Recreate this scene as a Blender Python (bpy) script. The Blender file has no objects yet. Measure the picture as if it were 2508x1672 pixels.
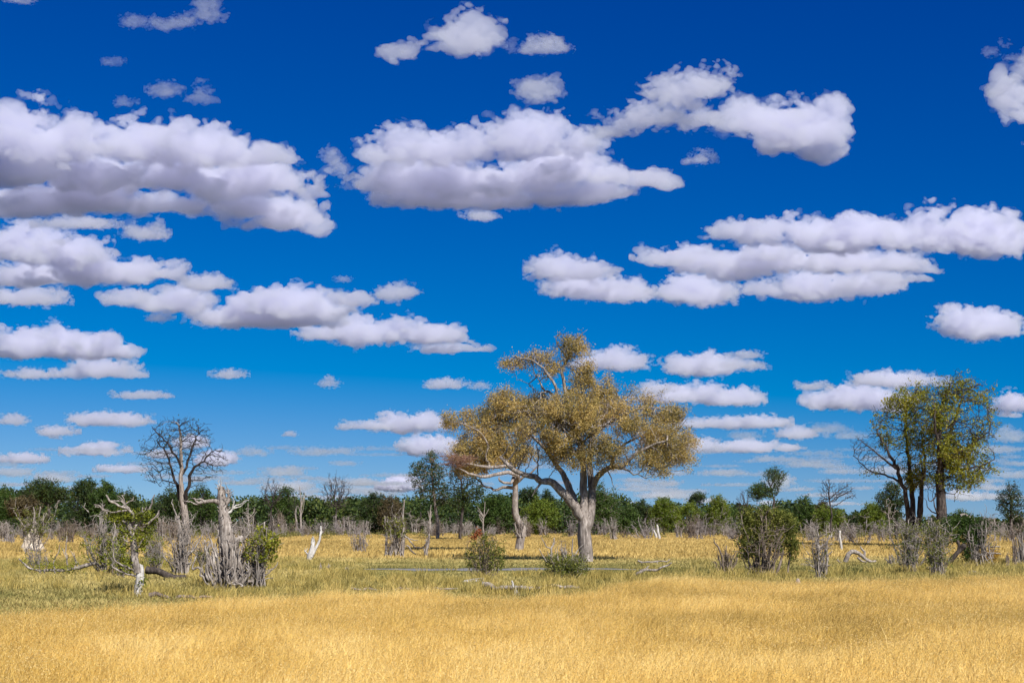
import bpy, math, random
import numpy as np
from mathutils import Vector

R = math.radians
SC = bpy.context.scene
COL = SC.collection
F = 3483.0          # focal length in pixels of the 2508-wide photograph
HZ = 1275.0         # horizon row
CH = 2.5            # eye height

def P(px, py, Y):
    return np.array(((px - 1254.0) / F * Y, Y, CH + (HZ - py) / F * Y))

def DIST(py):       # distance of the ground seen at this row
    return F * CH / (py - HZ)

# ------------------------------------------------------------------ camera, light, sky
cam_d = bpy.data.cameras.new("camera")
cam = bpy.data.objects.new("camera", cam_d)
COL.objects.link(cam)
cam.location = (0, 0, CH)
cam.rotation_euler = (R(90), 0, 0)
cam_d.sensor_width = 36.0
cam_d.lens = 36.0 * F / 2508.0
cam_d.shift_y = (HZ - 836.0) / 2508.0
cam_d.clip_start = 0.5
cam_d.clip_end = 400000.0
SC.camera = cam

SUN_EL, SUN_AZ = R(43), R(150)      # azimuth clockwise from +Y (view direction)
sd = Vector((math.sin(SUN_AZ) * math.cos(SUN_EL), math.cos(SUN_AZ) * math.cos(SUN_EL), math.sin(SUN_EL)))
sun_d = bpy.data.lights.new("sun", 'SUN')
sun_d.energy = 5.0
sun_d.angle = R(0.53)
sun_d.color = (1.0, 0.965, 0.91)
sun = bpy.data.objects.new("sun", sun_d)
COL.objects.link(sun)
sun.rotation_euler = sd.to_track_quat('Z', 'Y').to_euler()
sun.location = (60, -20, 80)

SKY_LIFT, SKY_R, SKY_G, SKY_B = 0.035, (0.85, 0.35), (0.62, 1.6), 0.80
W = bpy.data.worlds.new("World")
SC.world = W
W.use_nodes = True
nt = W.node_tree
bg = nt.nodes["Background"]
sky = nt.nodes.new("ShaderNodeTexSky")
sky.sky_type = 'NISHITA'
sky.sun_disc = False
sky.sun_elevation = SUN_EL
sky.sun_rotation = SUN_AZ
sky.altitude = 900
sky.air_density = 1.0
sky.dust_density = 0.25
sky.ozone_density = 3.0
def _n(t): return nt.nodes.new(t)
tc = _n("ShaderNodeTexCoord")            # the sky is read a little above each direction: the dry season horizon stays blue
sx = _n("ShaderNodeSeparateXYZ"); cx = _n("ShaderNodeCombineXYZ")
mx = _n("ShaderNodeMath"); mx.operation = 'MAXIMUM'; mx.inputs[1].default_value = 0.0
ad = _n("ShaderNodeMath"); ad.operation = 'MULTIPLY_ADD'; ad.inputs[1].default_value = 0.95; ad.inputs[2].default_value = SKY_LIFT
nt.links.new(tc.outputs["Generated"], sx.inputs[0])
nt.links.new(sx.outputs[2], mx.inputs[0]); nt.links.new(mx.outputs[0], ad.inputs[0])
nt.links.new(sx.outputs[0], cx.inputs[0]); nt.links.new(sx.outputs[1], cx.inputs[1]); nt.links.new(ad.outputs[0], cx.inputs[2])
nrm = _n("ShaderNodeVectorMath"); nrm.operation = 'NORMALIZE'
nt.links.new(cx.outputs[0], nrm.inputs[0]); nt.links.new(nrm.outputs[0], sky.inputs[0])
sp = _n("ShaderNodeSeparateColor"); cc = _n("ShaderNodeCombineColor")   # a polarised, saturated blue
nt.links.new(sky.outputs[0], sp.inputs[0])
def _m(op, a, b, c=None):
    q = _n("ShaderNodeMath"); q.operation = op
    for i, v in enumerate((a, b, c)):
        if v is None: continue
        if isinstance(v, (int, float)): q.inputs[i].default_value = v
        else: nt.links.new(v, q.inputs[i])
    return q.outputs[0]
SB = 0.07                                  # background strength
r_ = _m('MAXIMUM', _m('MULTIPLY_ADD', sp.outputs[0], SKY_R[0], -SKY_R[0] * SKY_R[1] / 0.1), 0.0)
g_ = _m('MULTIPLY', _m('POWER', _m('MULTIPLY', sp.outputs[1], 0.1), SKY_G[1]), SKY_G[0] / 0.1)
b_ = _m('MULTIPLY', sp.outputs[2], SKY_B)
nt.links.new(r_, cc.inputs[0]); nt.links.new(g_, cc.inputs[1]); nt.links.new(b_, cc.inputs[2])
hi = _n("ShaderNodeMapRange"); hi.interpolation_type = 'SMOOTHSTEP'   # towards the zenith the sky is its plain self
hi.inputs[1].default_value = .40; hi.inputs[2].default_value = .70
nt.links.new(sx.outputs[2], hi.inputs[0])
hm = _n("ShaderNodeMix"); hm.data_type = 'RGBA'
nt.links.new(hi.outputs[0], hm.inputs[0]); nt.links.new(cc.outputs[0], hm.inputs[6]); nt.links.new(sky.outputs[0], hm.inputs[7])
nt.links.new(hm.outputs[2], bg.inputs["Color"])
bg.inputs["Strength"].default_value = SB

SC.view_settings.view_transform = 'Standard'
SC.view_settings.look = 'None'
SC.view_settings.exposure = 0.55
SC.view_settings.gamma = 1.0
SC.view_settings.use_curve_mapping = False
SC.render.engine = 'CYCLES'
cy = SC.cycles
cy.use_denoising = True
cy.use_adaptive_sampling = True
cy.adaptive_threshold = 0.02
cy.max_bounces = 12
cy.diffuse_bounces = 3
cy.glossy_bounces = 2
cy.transmission_bounces = 4
cy.transparent_max_bounces = 16
cy.volume_bounces = 7

# ------------------------------------------------------------------ object helpers
def tag(o, label=None, cat=None, group=None, kind=None):
    if label: o["label"] = label
    if cat: o["category"] = cat
    if group: o["group"] = group
    if kind: o["kind"] = kind
    return o

def mesh_obj(name, verts, faces_flat, nsides, mat, parent=None, smooth=False, face_attr=None):
    """verts (n,3); faces_flat: flat vertex indices, nsides: side count per face (int or array)"""
    me = bpy.data.meshes.new(name)
    verts = np.asarray(verts, dtype=np.float32)
    ff = np.asarray(faces_flat, dtype=np.int32).ravel()
    if np.isscalar(nsides):
        nf = len(ff) // nsides
        tot = np.full(nf, nsides, dtype=np.int32)
    else:
        tot = np.asarray(nsides, dtype=np.int32)
        nf = len(tot)
    st = np.zeros(nf, dtype=np.int32)
    if nf: st[1:] = np.cumsum(tot)[:-1]
    me.vertices.add(len(verts))
    me.vertices.foreach_set("co", verts.ravel())
    me.loops.add(len(ff))
    me.loops.foreach_set("vertex_index", ff)
    me.polygons.add(nf)
    me.polygons.foreach_set("loop_start", st)
    me.polygons.foreach_set("loop_total", tot)
    if smooth:
        me.polygons.foreach_set("use_smooth", np.ones(nf, dtype=bool))
    me.update(calc_edges=True)
    if face_attr is not None:
        a = me.attributes.new("rnd", 'FLOAT', 'FACE')
        a.data.foreach_set("value", np.asarray(face_attr, dtype=np.float32))
    if mat: me.materials.append(mat)
    o = bpy.data.objects.new(name, me)
    COL.objects.link(o)
    if parent is not None: o.parent = parent
    return o

def empty(name, loc):
    o = bpy.data.objects.new(name, None)
    o.location = loc
    o.empty_display_size = 0.3
    COL.objects.link(o)
    return o
# ------------------------------------------------------------------ clouds: closed lumpy bodies filled with a scattering volume
def lattice_noise(shape, coords, seed, period):
    """trilinear value noise at fractional coords/period; coords = three 1-D axes"""
    rs = np.random.RandomState(seed)
    axs = []
    for c in coords:
        t = c / period
        t = t - np.floor(t.min())
        axs.append(t)
    dims = [int(a.max()) + 3 for a in axs]
    L = rs.rand(*dims).astype(np.float32) * 2 - 1
    out = L
    for ax, t in enumerate(axs):
        i = np.floor(t).astype(int)
        f = (t - i).astype(np.float32)
        f = f * f * (3 - 2 * f)
        a = np.take(out, i, axis=ax)
        b = np.take(out, i + 1, axis=ax)
        sh = [1, 1, 1]; sh[ax] = -1
        f = f.reshape(sh)
        out = a * (1 - f) + b * f
    return out

def surface_nets(Fd):
    """Fd > 0 inside. Returns verts in grid coordinates and quads."""
    ins = Fd > 0
    nx, ny, nz = Fd.shape
    c = np.zeros((nx - 1, ny - 1, nz - 1), dtype=np.uint8)
    for i in (0, 1):
        for j in (0, 1):
            for k in (0, 1):
                c += ins[i:nx - 1 + i, j:ny - 1 + j, k:nz - 1 + k]
    act = (c > 0) & (c < 8)
    idx = np.full(act.shape, -1, dtype=np.int32)
    cells = np.argwhere(act)
    idx[act] = np.arange(len(cells))
    acc = np.zeros((len(cells), 3)); cnt = np.zeros(len(cells))
    X, Y, Z = cells.T
    cor = [(i, j, k) for i in (0, 1) for j in (0, 1) for k in (0, 1)]
    for a in range(8):
        for b in range(a + 1, 8):
            d = [abs(cor[a][q] - cor[b][q]) for q in range(3)]
            if sum(d) != 1: continue
            va = Fd[X + cor[a][0], Y + cor[a][1], Z + cor[a][2]]
            vb = Fd[X + cor[b][0], Y + cor[b][1], Z + cor[b][2]]
            m = (va > 0) != (vb > 0)
            t = np.where(m, va / np.where(m, va - vb, 1), 0)
            pa = np.array(cor[a], float); pb = np.array(cor[b], float)
            pt = pa + t[:, None] * (pb - pa)
            acc += pt * m[:, None]; cnt += m
    verts = cells + acc / np.maximum(cnt, 1)[:, None]
    quads = []
    for ax in range(3):
        sl0 = [slice(None)] * 3; sl1 = [slice(None)] * 3
        sl0[ax] = slice(0, -1); sl1[ax] = slice(1, None)
        A = ins[tuple(sl0)]; B = ins[tuple(sl1)]
        e = np.argwhere(A != B)
        o1, o2 = [(1, 2), (2, 0), (0, 1)][ax]
        ok = (e[:, o1] > 0) & (e[:, o2] > 0) & (e[:, o1] < Fd.shape[o1] - 1) & (e[:, o2] < Fd.shape[o2] - 1)
        e = e[ok]
        inside_first = A[tuple(e.T)]
        def cell(d1, d2):
            q = e.copy(); q[:, o1] -= d1; q[:, o2] -= d2
            return idx[tuple(q.T)]
        q = np.stack([cell(1, 1), cell(0, 1), cell(0, 0), cell(1, 0)], axis=1)
        q[~inside_first] = q[~inside_first][:, ::-1]
        quads.append(q)
    return verts, np.concatenate(quads)

GL = (np.random.RandomState(4).rand(64 ** 3) * 2 - 1).astype(np.float32)
ROT = np.array(((.80, .42, -.43), (-.55, .80, -.24), (.24, .43, .87)), np.float32)
def gather_noise(u, v, w, per, seed):
    """value noise on a turned lattice at loose points"""
    out = 0
    c = []
    for q in range(3):
        t = (ROT[q, 0] * u + ROT[q, 1] * v + ROT[q, 2] * w) * np.float32(1 / per) + np.float32(seed * 3.7 + 11.3 * q)
        i = np.floor(t).astype(np.int32); f = t - i
        c.append((i, f * f * (3 - 2 * f)))
    for a in (0, 1):
        for b in (0, 1):
            for d in (0, 1):
                wgt = (c[0][1] if a else 1 - c[0][1]) * (c[1][1] if b else 1 - c[1][1]) * (c[2][1] if d else 1 - c[2][1])
                out = out + wgt * GL[(((c[0][0] + a) & 63) << 12) | (((c[1][0] + b) & 63) << 6) | ((c[2][0] + d) & 63)]
    return out
CLOUD_ALT = 1250.0
NA, NP = .35, .74
def make_cloud(name, blobs, seed, mat, rough=1.0, veil=None, step=None, alt=CLOUD_ALT):
    """blobs: (centre column, base row, half width, height) of each puff"""
    B = np.array(blobs, float)
    base = np.average(B[:, 1], weights=B[:, 2] * B[:, 3])
    Yc = F * alt / max(HZ - base, 14.0)
    size = max(B[:, 3].max(), 10)
    if step is None:
        step = min(max(size / 24.0, 1.2), 3.7)
    if len(B) > 7: B[:, 3] *= .98
    cu, ru = B[:, 0], B[:, 2]
    h = B[:, 3]
    cv = B[:, 1] - 0.36 * h
    Yb = F * alt / np.maximum(HZ - B[:, 1], 14.0)
    cw = np.clip((Yb - Yc) * F / Yc * 0.55, -200, 200)
    rz = np.minimum(ru * 0.8, np.maximum(h * 1.3, 12))
    pad = 0.35 * size + 6
    ax = [np.arange((cu - ru).min() - pad, (cu + ru).max() + pad, step),
          np.arange((cv - .64 * h).min() - pad, (cv + .36 * h).max() + pad, step),
          np.arange((cw - rz).min() - pad, (cw + rz).max() + pad, step * 1.5)]
    ax[2] = ax[2] if len(ax[2]) > 6 else np.linspace((cw - rz).min() - pad, (cw + rz).max() + pad, 8)
    U, V, Wd = [a.reshape([-1 if i == k else 1 for k in range(3)]) for i, a in enumerate(ax)]
    Fd = np.full([len(a) for a in ax], -size, dtype=np.float32)
    Hl = np.full(Fd.shape, h.min(), dtype=np.float32)
    for i in range(len(B)):
        sub = []
        for a_, c_, r_ in ((ax[0], cu[i], ru[i] * 1.7), (ax[1], cv[i], h[i] * 1.1), (ax[2], cw[i], rz[i] * 1.7)):
            lo_, hi_ = np.searchsorted(a_, c_ - r_), np.searchsorted(a_, c_ + r_)
            sub.append(slice(max(lo_ - 1, 0), hi_ + 1))
        sub = tuple(sub)
        dv = (V[:, sub[1]] - cv[i])
        rv = np.where(dv > 0, 0.36 * h[i], 0.64 * h[i])
        dd = np.sqrt(((U[sub[0]] - cu[i]) / ru[i]) ** 2 + (dv / rv) ** 2 + ((Wd[:, :, sub[2]] - cw[i]) / rz[i]) ** 2)
        sd_ = ((1 - dd) * min(ru[i], 0.55 * h[i])).astype(np.float32)
        f0 = Fd[sub]
        k = 0.07 * h[i] + 1.0
        hmix = np.clip(0.5 + 0.5 * (sd_ - f0) / k, 0, 1)      # smooth union
        Hl[sub] = Hl[sub] * (1 - hmix) + h[i] * hmix
        Fd[sub] = f0 * (1 - hmix) + sd_ * hmix + k * hmix * (1 - hmix)
    Hl /= size
    per = (0.5 if len(B) > 7 else .6) * size; amp = NA * size * rough; s = seed * 31
    nax = [ax[0] / 1.6, ax[1], ax[2] / 1.2]
    n = lattice_noise(None, [ax[0] / 1.5, ax[1], ax[2] / 1.2], s, per)
    Fd += (amp * .7 * n * Hl).astype(np.float32)
    bound = amp * 1.6
    mk = np.nonzero(np.abs(Fd) < bound * np.maximum(Hl, .15))
    pu, pv, pw = [np.asarray(ax[q][mk[q]], np.float32) for q in range(3)]
    hl = Hl[mk]; add = np.zeros(len(pu), np.float32)
    per *= 0.5; amp *= NP; o_ = 0
    while per > 1.7 * step:
        st = 1.5 if o_ < 2 else 1.15
        n = gather_noise(pu / st, pv, pw / st, per, s + o_)
        add += amp * (np.abs(n) * 1.6 - 0.5) * hl
        per *= 0.5; amp *= NP if o_ < 1 else .6; o_ += 1
    Fd[mk] += add
    c0 = P(np.average(cu, weights=ru), base, Yc)
    def body(Fq, keep):
        for q in range(3):
            sl = [slice(None)] * 3
            sl[q] = 0; Fq[tuple(sl)] = -1
            sl[q] = -1; Fq[tuple(sl)] = -1
        v, f = surface_nets(Fq)
        if len(f) == 0: return None
        lab = np.arange(len(v))                       # drop the crumbs
        fl = f.T.ravel(); order = np.argsort(fl, kind='stable'); fo, starts = np.unique(fl[order], return_index=True)
        for _ in range(400):
            mn = lab[f].min(axis=1)
            new = lab.copy()
            new[fo] = np.minimum(new[fo], np.minimum.reduceat(np.tile(mn, 4)[order], starts))
            new = new[new]
            if (new == lab).all(): break
            lab = new
        cnt = np.bincount(lab, minlength=len(v))[lab]
        f = f[cnt[f[:, 0]] >= cnt.max() * keep]
        used = np.unique(f); rem = np.zeros(len(v), int); rem[used] = np.arange(len(used))
        v = v[used]; f = rem[f]
        u_ = ax[0][0] + v[:, 0] * step
        v_ = ax[1][0] + v[:, 1] * step
        w_ = ax[2][0] + v[:, 2] * (ax[2][1] - ax[2][0])
        Yw = Yc + w_ * Yc / F
        pts = np.stack([(u_ - 1254) / F * Yw, Yw, CH + (HZ - v_) / F * Yw], axis=1)
        return pts - c0, f
    core = body(Fd.copy(), .08)
    if core is None: return None
    o = mesh_obj(name, core[0], core[1], 4, mat, smooth=True)
    o.location = c0
    if veil:                                              # the thin torn fringe
        fn = np.full(Fd.shape, -.5, np.float32)
        fn[mk] = gather_noise(pu / 1.4, pv, pw, .42 * size, s + 31) * .6 + gather_noise(pu / 1.2, pv, pw, .19 * size, s + 32) * .45 + gather_noise(pu, pv, pw, max(.085 * size, 1.8 * step), s + 33) * .4
        n = fn
        vb = body(Fd + (size * Hl * (.02 + .20 * n)).astype(np.float32), .02)
        if vb is not None: mesh_obj("fringe", vb[0], vb[1], 4, veil, o, smooth=True)
    return o
def cloud_mat(name, dens, g=0.2, soak=.12):
    m = bpy.data.materials.new(name); m.use_nodes = True
    n = m.node_tree.nodes; l = m.node_tree.links
    n.clear()
    out = n.new("ShaderNodeOutputMaterial")
    vs = n.new("ShaderNodeVolumeScatter")
    vs.inputs["Color"].default_value = (1, 1, 1, 1)
    vs.inputs["Density"].default_value = dens
    vs.inputs["Anisotropy"].default_value = .35
    va = n.new("ShaderNodeVolumeAbsorption")        # soaks up a little of the light: lilac grey undersides
    va.inputs["Color"].default_value = (.16, .12, 1.0, 1)
    va.inputs["Density"].default_value = dens * soak
    ads = n.new("ShaderNodeAddShader")
    l.new(vs.outputs[0], ads.inputs[0]); l.new(va.outputs[0], ads.inputs[1])
    l.new(ads.outputs[0], out.inputs["Volume"])
    return m

# label, puffs, softness (1 dense, 0 a thin wisp)
CLOUDS = [
 ("broad many layered white cloud bank across the upper left corner", [
  (30,400,110,140),(170,400,120,108),(310,400,110,100),(390,385,90,85),(445,330,40,52),(520,410,110,90),(620,410,110,60),(690,405,50,35),
  (60,455,140,80),(250,470,150,85),(420,465,110,80),(560,480,170,85),(672,475,100,78),(750,492,40,38),(60,530,130,70),(200,520,130,70),(400,525,150,55),
  (600,535,120,62),(710,545,95,72),(610,566,45,35),(690,560,80,50),(772,574,42,62)], 1),
 ("flat pale strip of cloud just under the big left cloud bank", [(190,560,105,30)], 1),
 ("small ragged cloud with a hollow top under the big left cloud bank", [(355,587,52,32),(320,560,14,26),(390,562,16,28)], .6),
 ("big white cloud with a grey base high above the centre of the plain", [
  (925,402,50,80),(990,400,85,95),(1080,410,90,90),(1165,400,70,114),(1260,380,80,95),(1330,375,80,92),
  (1410,375,60,60),(975,470,85,85),(1080,480,130,90),(1210,480,120,80),(1320,470,80,80),(1390,450,110,92),(1480,450,70,70),(1560,460,90,50),(1640,465,40,36),
  (1100,508,160,60),(1230,512,120,60),(1350,502,130,55),(1480,490,80,40)], 1),
 ("torn curling wisp at the left end of the big central cloud", [(812,400,22,44),(830,425,18,36),(850,450,18,46)], .5),
 ("small lens shaped cloud tucked under the base of the big central cloud", [(1173,541,44,26)], 1),
 ("rounded plume of cloud with a lower tail near the top centre", [
  (975,152,55,55),(935,142,25,30),(1130,132,75,92),(1070,100,35,25),(1165,125,45,85),(1090,130,50,50),(1035,112,20,15)], .8),
 ("small ragged cloud right of the top centre plume", [(1340,132,52,40),(1300,132,30,18)], .6),
 ("tiny wisp between the top centre plume and the ragged cloud beside it", [(1254,127,12,24)], .4),
 ("little soft grey cloud floating above the big central cloud", [(1320,246,50,52),(1295,225,20,28)], .5),
 ("broken arching cloud joining two ragged patches right of centre", [
  (1660,245,75,58),(1710,245,75,72),(1775,222,20,32),(1505,335,50,28),(1560,322,75,64),(1640,312,75,60),(1700,320,52,58),(1690,268,35,34)], .75),
 ("bright compact oval cloud alone in the deep blue of the upper right", [
  (1830,330,55,88),(1900,360,115,114),(1970,370,95,134),(2030,345,45,55),(1990,392,65,65),(2055,300,24,24),(1920,382,90,60)], 1),
 ("tiny angular cloud below the arching broken cloud", [(1715,402,34,30)], .6),
 ("cloud cut by the right edge near the top corner", [(2440,240,40,66),(2480,292,60,125),(2530,322,50,155)], .9),
 ("faint torn wisp above the cloud at the top right edge", [(2425,137,20,20),(2455,120,16,22),(2485,150,24,18)], .25),
 ("long white cloud with bright tops reaching the right edge", [
  (1790,587,52,44),(1850,592,70,52),(1870,605,80,62),(1960,597,55,66),(2040,615,110,68),(2110,606,90,74),(2190,612,80,74),(2270,612,65,106),(2340,620,100,98),
  (2420,627,90,98),(2490,632,60,102)], 1),
 ("middle layer of the layered clouds right of centre", [
  (1650,652,80,46),(1720,667,90,60),(1810,682,100,72),(1930,662,70,56),(1880,640,60,40),(2040,667,130,60),(2170,664,110,44),(2260,670,40,36)], 1),
 ("long lowest layer of the layered clouds right of centre", [
  (1880,728,60,45),(1990,732,120,68),(2100,717,110,54),(2190,697,60,32),(2260,690,25,20)], 1),
 ("rounded cloud with a long tail at the start of the right layered bank", [
  (1370,682,66,58),(1430,684,60,48),(1500,668,20,18),(1420,727,95,54),(1530,737,90,52)], 1),
 ("oval bright cloud under the layered bank right of centre", [(1700,744,102,62),(1660,735,50,50)], 1),
 ("compact white cloud on its own near the right edge", [(2350,822,58,66),(2410,828,80,66),(2465,822,36,52)], 1),
 ("grey layered cloud bank along the left edge below the largest bank", [
  (40,640,110,82),(130,650,80,70),(190,657,90,72),(320,692,120,58),(230,680,90,60),(430,692,52,50),(100,702,170,55)], 1),
 ("tapering white end of cloud right of the grey left bank", [(510,710,60,37)], 1),
 ("low pale shelf of cloud under the grey left bank", [(70,748,95,42),(20,744,60,36)], 1),
 ("sprawling ragged grey cloud left of centre", [
  (300,747,50,42),(450,768,85,66),(400,762,50,32),(660,782,100,78),(760,777,90,58),(870,750,45,38),(560,802,90,52),(640,802,90,50),(700,800,150,44),(510,790,50,40)], .9),
 ("tiny ragged scrap under the sprawling grey cloud", [(388,788,32,22)], .5),
 ("small peaked cloud right of the sprawling grey cloud", [(960,737,40,48),(1000,727,30,28)], .8),
 ("tiny oval cloud above the peaked small cloud", [(842,690,20,15)], .5),
 ("long flat bottomed cloud with a white crest left of the tall tree top", [
  (800,834,62,42),(880,840,80,68),(960,840,75,62),(1060,840,120,40),(1150,862,95,24),(1080,866,65,26)], 1),
 ("white heaped cloud on the left edge at mid height", [(70,867,90,62),(150,870,64,72),(230,877,90,55),(310,877,40,38),(20,878,50,42)], 1),
 ("low domed cloud with a long left tail", [(80,927,85,27),(170,928,60,28),(250,924,85,44),(310,927,50,22)], 1),
 ("thin flat bar of cloud below the domed cloud", [(345,976,72,19)], .8),
 ("small wedge cloud left of centre above the bare tall tree", [(560,926,42,19)], .7),
 ("tiny triangular cloud left of centre", [(806,949,24,23)], .7),
 ("small loaf shaped cloud left of the golden tree", [(1090,951,52,23)], .9),
 ("faint small puff beside the loaf shaped cloud", [(1177,953,22,17)], .5),
 ("white cauliflower cloud touching the top of the golden tree", [(1510,905,65,48),(1555,902,32,40),(1440,904,55,26)], 1),
 ("grey cloud with two steps right of the golden tree top", [(1720,917,100,47),(1820,902,50,18),(1830,878,46,18)], .9),
 ("wide grey and white cloud behind the right side of the golden tree", [(1600,964,40,26),(1640,980,50,34),(1680,987,115,42),(1745,990,50,32),(1800,992,62,40)], 1),
 ("thin slanting cloud between the golden tree and the green tree", [(1995,954,42,19)], .6),
 ("long pale cloud behind the top of the tall green tree", [(2200,947,115,36),(2130,940,50,24)], .9),
 ("bright layered cloud left of the tall green tree crown", [(2050,1002,76,42),(2120,997,84,54),(2180,1002,64,46)], 1),
 ("white cloud on the right edge beside the tall green tree", [(2490,1012,52,48),(2465,1022,34,14)], 1),
 ("white topped bar of cloud upper left of the bare tall tree", [(270,1042,98,32)], 1),
 ("flat cloud at the left edge above the tree line", [(30,1040,40,24)], .7),
 ("small double cloud at the left above the tree line", [(140,1066,48,22),(136,1076,22,16)], .8),
 ("low humped cloud left of the bare tall tree", [(235,1114,78,27)], .9),
 ("tapered cloud at the left edge low over the forest", [(55,1134,58,24)], .9),
 ("thin white streak low left of the bare tall tree", [(300,1157,64,18)], .8),
 ("tiny oval cloud in the open blue right of the bare tall tree", [(710,1069,18,14)], .8),
 ("white topped cloud left of the golden crown", [(900,1052,72,20),(970,1057,62,42),(1040,1054,52,40)], 1),
 ("bright white cloud behind the lower left of the golden crown", [(1060,1114,78,42)], 1),
 ("white cloud low behind the slender dark tree", [(980,1202,48,32)], 1),
 ("wide white crested cloud just right of the golden crown", [(1700,1047,72,22),(1860,1047,72,28),(1780,1050,64,26)], 1),
 ("pale grey cloud low between the two big trees", [(1950,1072,68,25)], .7),
 ("bright uneven cloud at the right tips of the golden crown", [(1720,1102,36,32),(1830,1107,92,28),(1930,1105,32,18)], 1),
 ("small cloud behind the middle branches of the bare tall tree", [(470,1095,40,28)], .9),
 ("white cloud peeping out right of the bare tall tree", [(530,1138,48,34)], .9),
 ("small cloud behind the left branches of the bare tall tree", [(390,1122,32,22)], .9),
 ("torn faint wisp in the top left corner", [(510,52,40,46),(485,35,15,26)], .45),
 ("thin faint wisp left of the torn top left wisp", [(420,72,55,30),(455,62,20,24)], .35),
 ("pale small puff among the top left wisps", [(325,66,28,28)], .35),
 ("faint speck of cloud below the top left wisps", [(275,160,26,20)], .25),
 ("curved faint wisp above the big left cloud bank", [(405,236,38,30)], .3),
 ("ragged faint wisp right of the curved one above the left bank", [(490,256,30,46)], .3),
 ("small slanting wisp above the big left cloud bank", [(308,261,24,22)], .35),
 ("sliver of cloud cut by the top edge in the left corner", [(55,8,38,22)], .5),
]
def cloud_streaks():
    rs = random.Random(5)
    out = []
    spots = [(760,1115,50,18),(830,1112,40,16),(620,1115,40,20),(690,1165,50,20),(880,1188,40,16),(700,1200,60,22),(40,1165,50,20),(130,1180,60,20),(1640,1165,50,12),(1770,1165,60,14),
             (1630,1192,30,14),(1640,1220,80,16),(1990,1145,70,16),(2060,1160,60,14),(2150,1130,50,14),(2180,1160,60,20),(1910,1195,34,30),(1820,1075,40,18),(2440,1110,50,18),(2480,1170,50,16),
             (2470,1080,40,30),(2370,1225,60,22),(2330,1150,40,16),(2430,1200,40,14),(1550,1180,40,10),(2030,1060,50,20),(2080,1075,50,18),(470,1180,40,14),(850,1140,40,12),(1900,1130,60,14)]
    for x, y, w, h in spots: out.append([(x, y, w, h), (x + rs.uniform(-.5, .5) * w, y - 1, w * .6, h * .9)])
    for k in range(100):
        y = rs.uniform(1100, 1240); w = rs.uniform(24, 85)
        out.append([(rs.uniform(0, 2508), y, w, rs.uniform(7, 13))])
    return out
DENS = {1: .0145, .9: .013, .8: .012, .75: .012, .7: .011, .6: .010, .5: .0065, .45: .005, .4: .0045, .35: .0035, .3: .003, .25: .0025}
M_CLOUD = {}
def build_clouds():
    vm = cloud_mat('cloud vapour thin', .0045, soak=.03)
    for i, (lab, b, k) in enumerate(CLOUDS):
        base = sum(q[1] for q in b) / len(b)
        f = max(.22, min(1.0, round((620.0 / (F * CLOUD_ALT / (HZ - base) / 10)) ** .75, 1)))   # the farther bodies are larger and thinner
        key = (k, f)
        if key not in M_CLOUD: M_CLOUD[key] = cloud_mat("cloud vapour %g %g" % key, DENS[k] * f)
        o = make_cloud("cloud", b, i + 1, M_CLOUD[key], rough=1.0 if k > .75 else 1.35, veil=vm)
        if o: tag(o, lab, "cloud", "clouds in the sky")
    m = cloud_mat("cloud vapour far", .0026, soak=.02)
    for i, b in enumerate(cloud_streaks()):
        o = make_cloud("cloud", b, 200 + i, m, rough=1.3)
        if o: tag(o, "thin pale streak of distant cloud low over the horizon", "cloud", "distant cloud streaks over the horizon")
DBG=0
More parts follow.
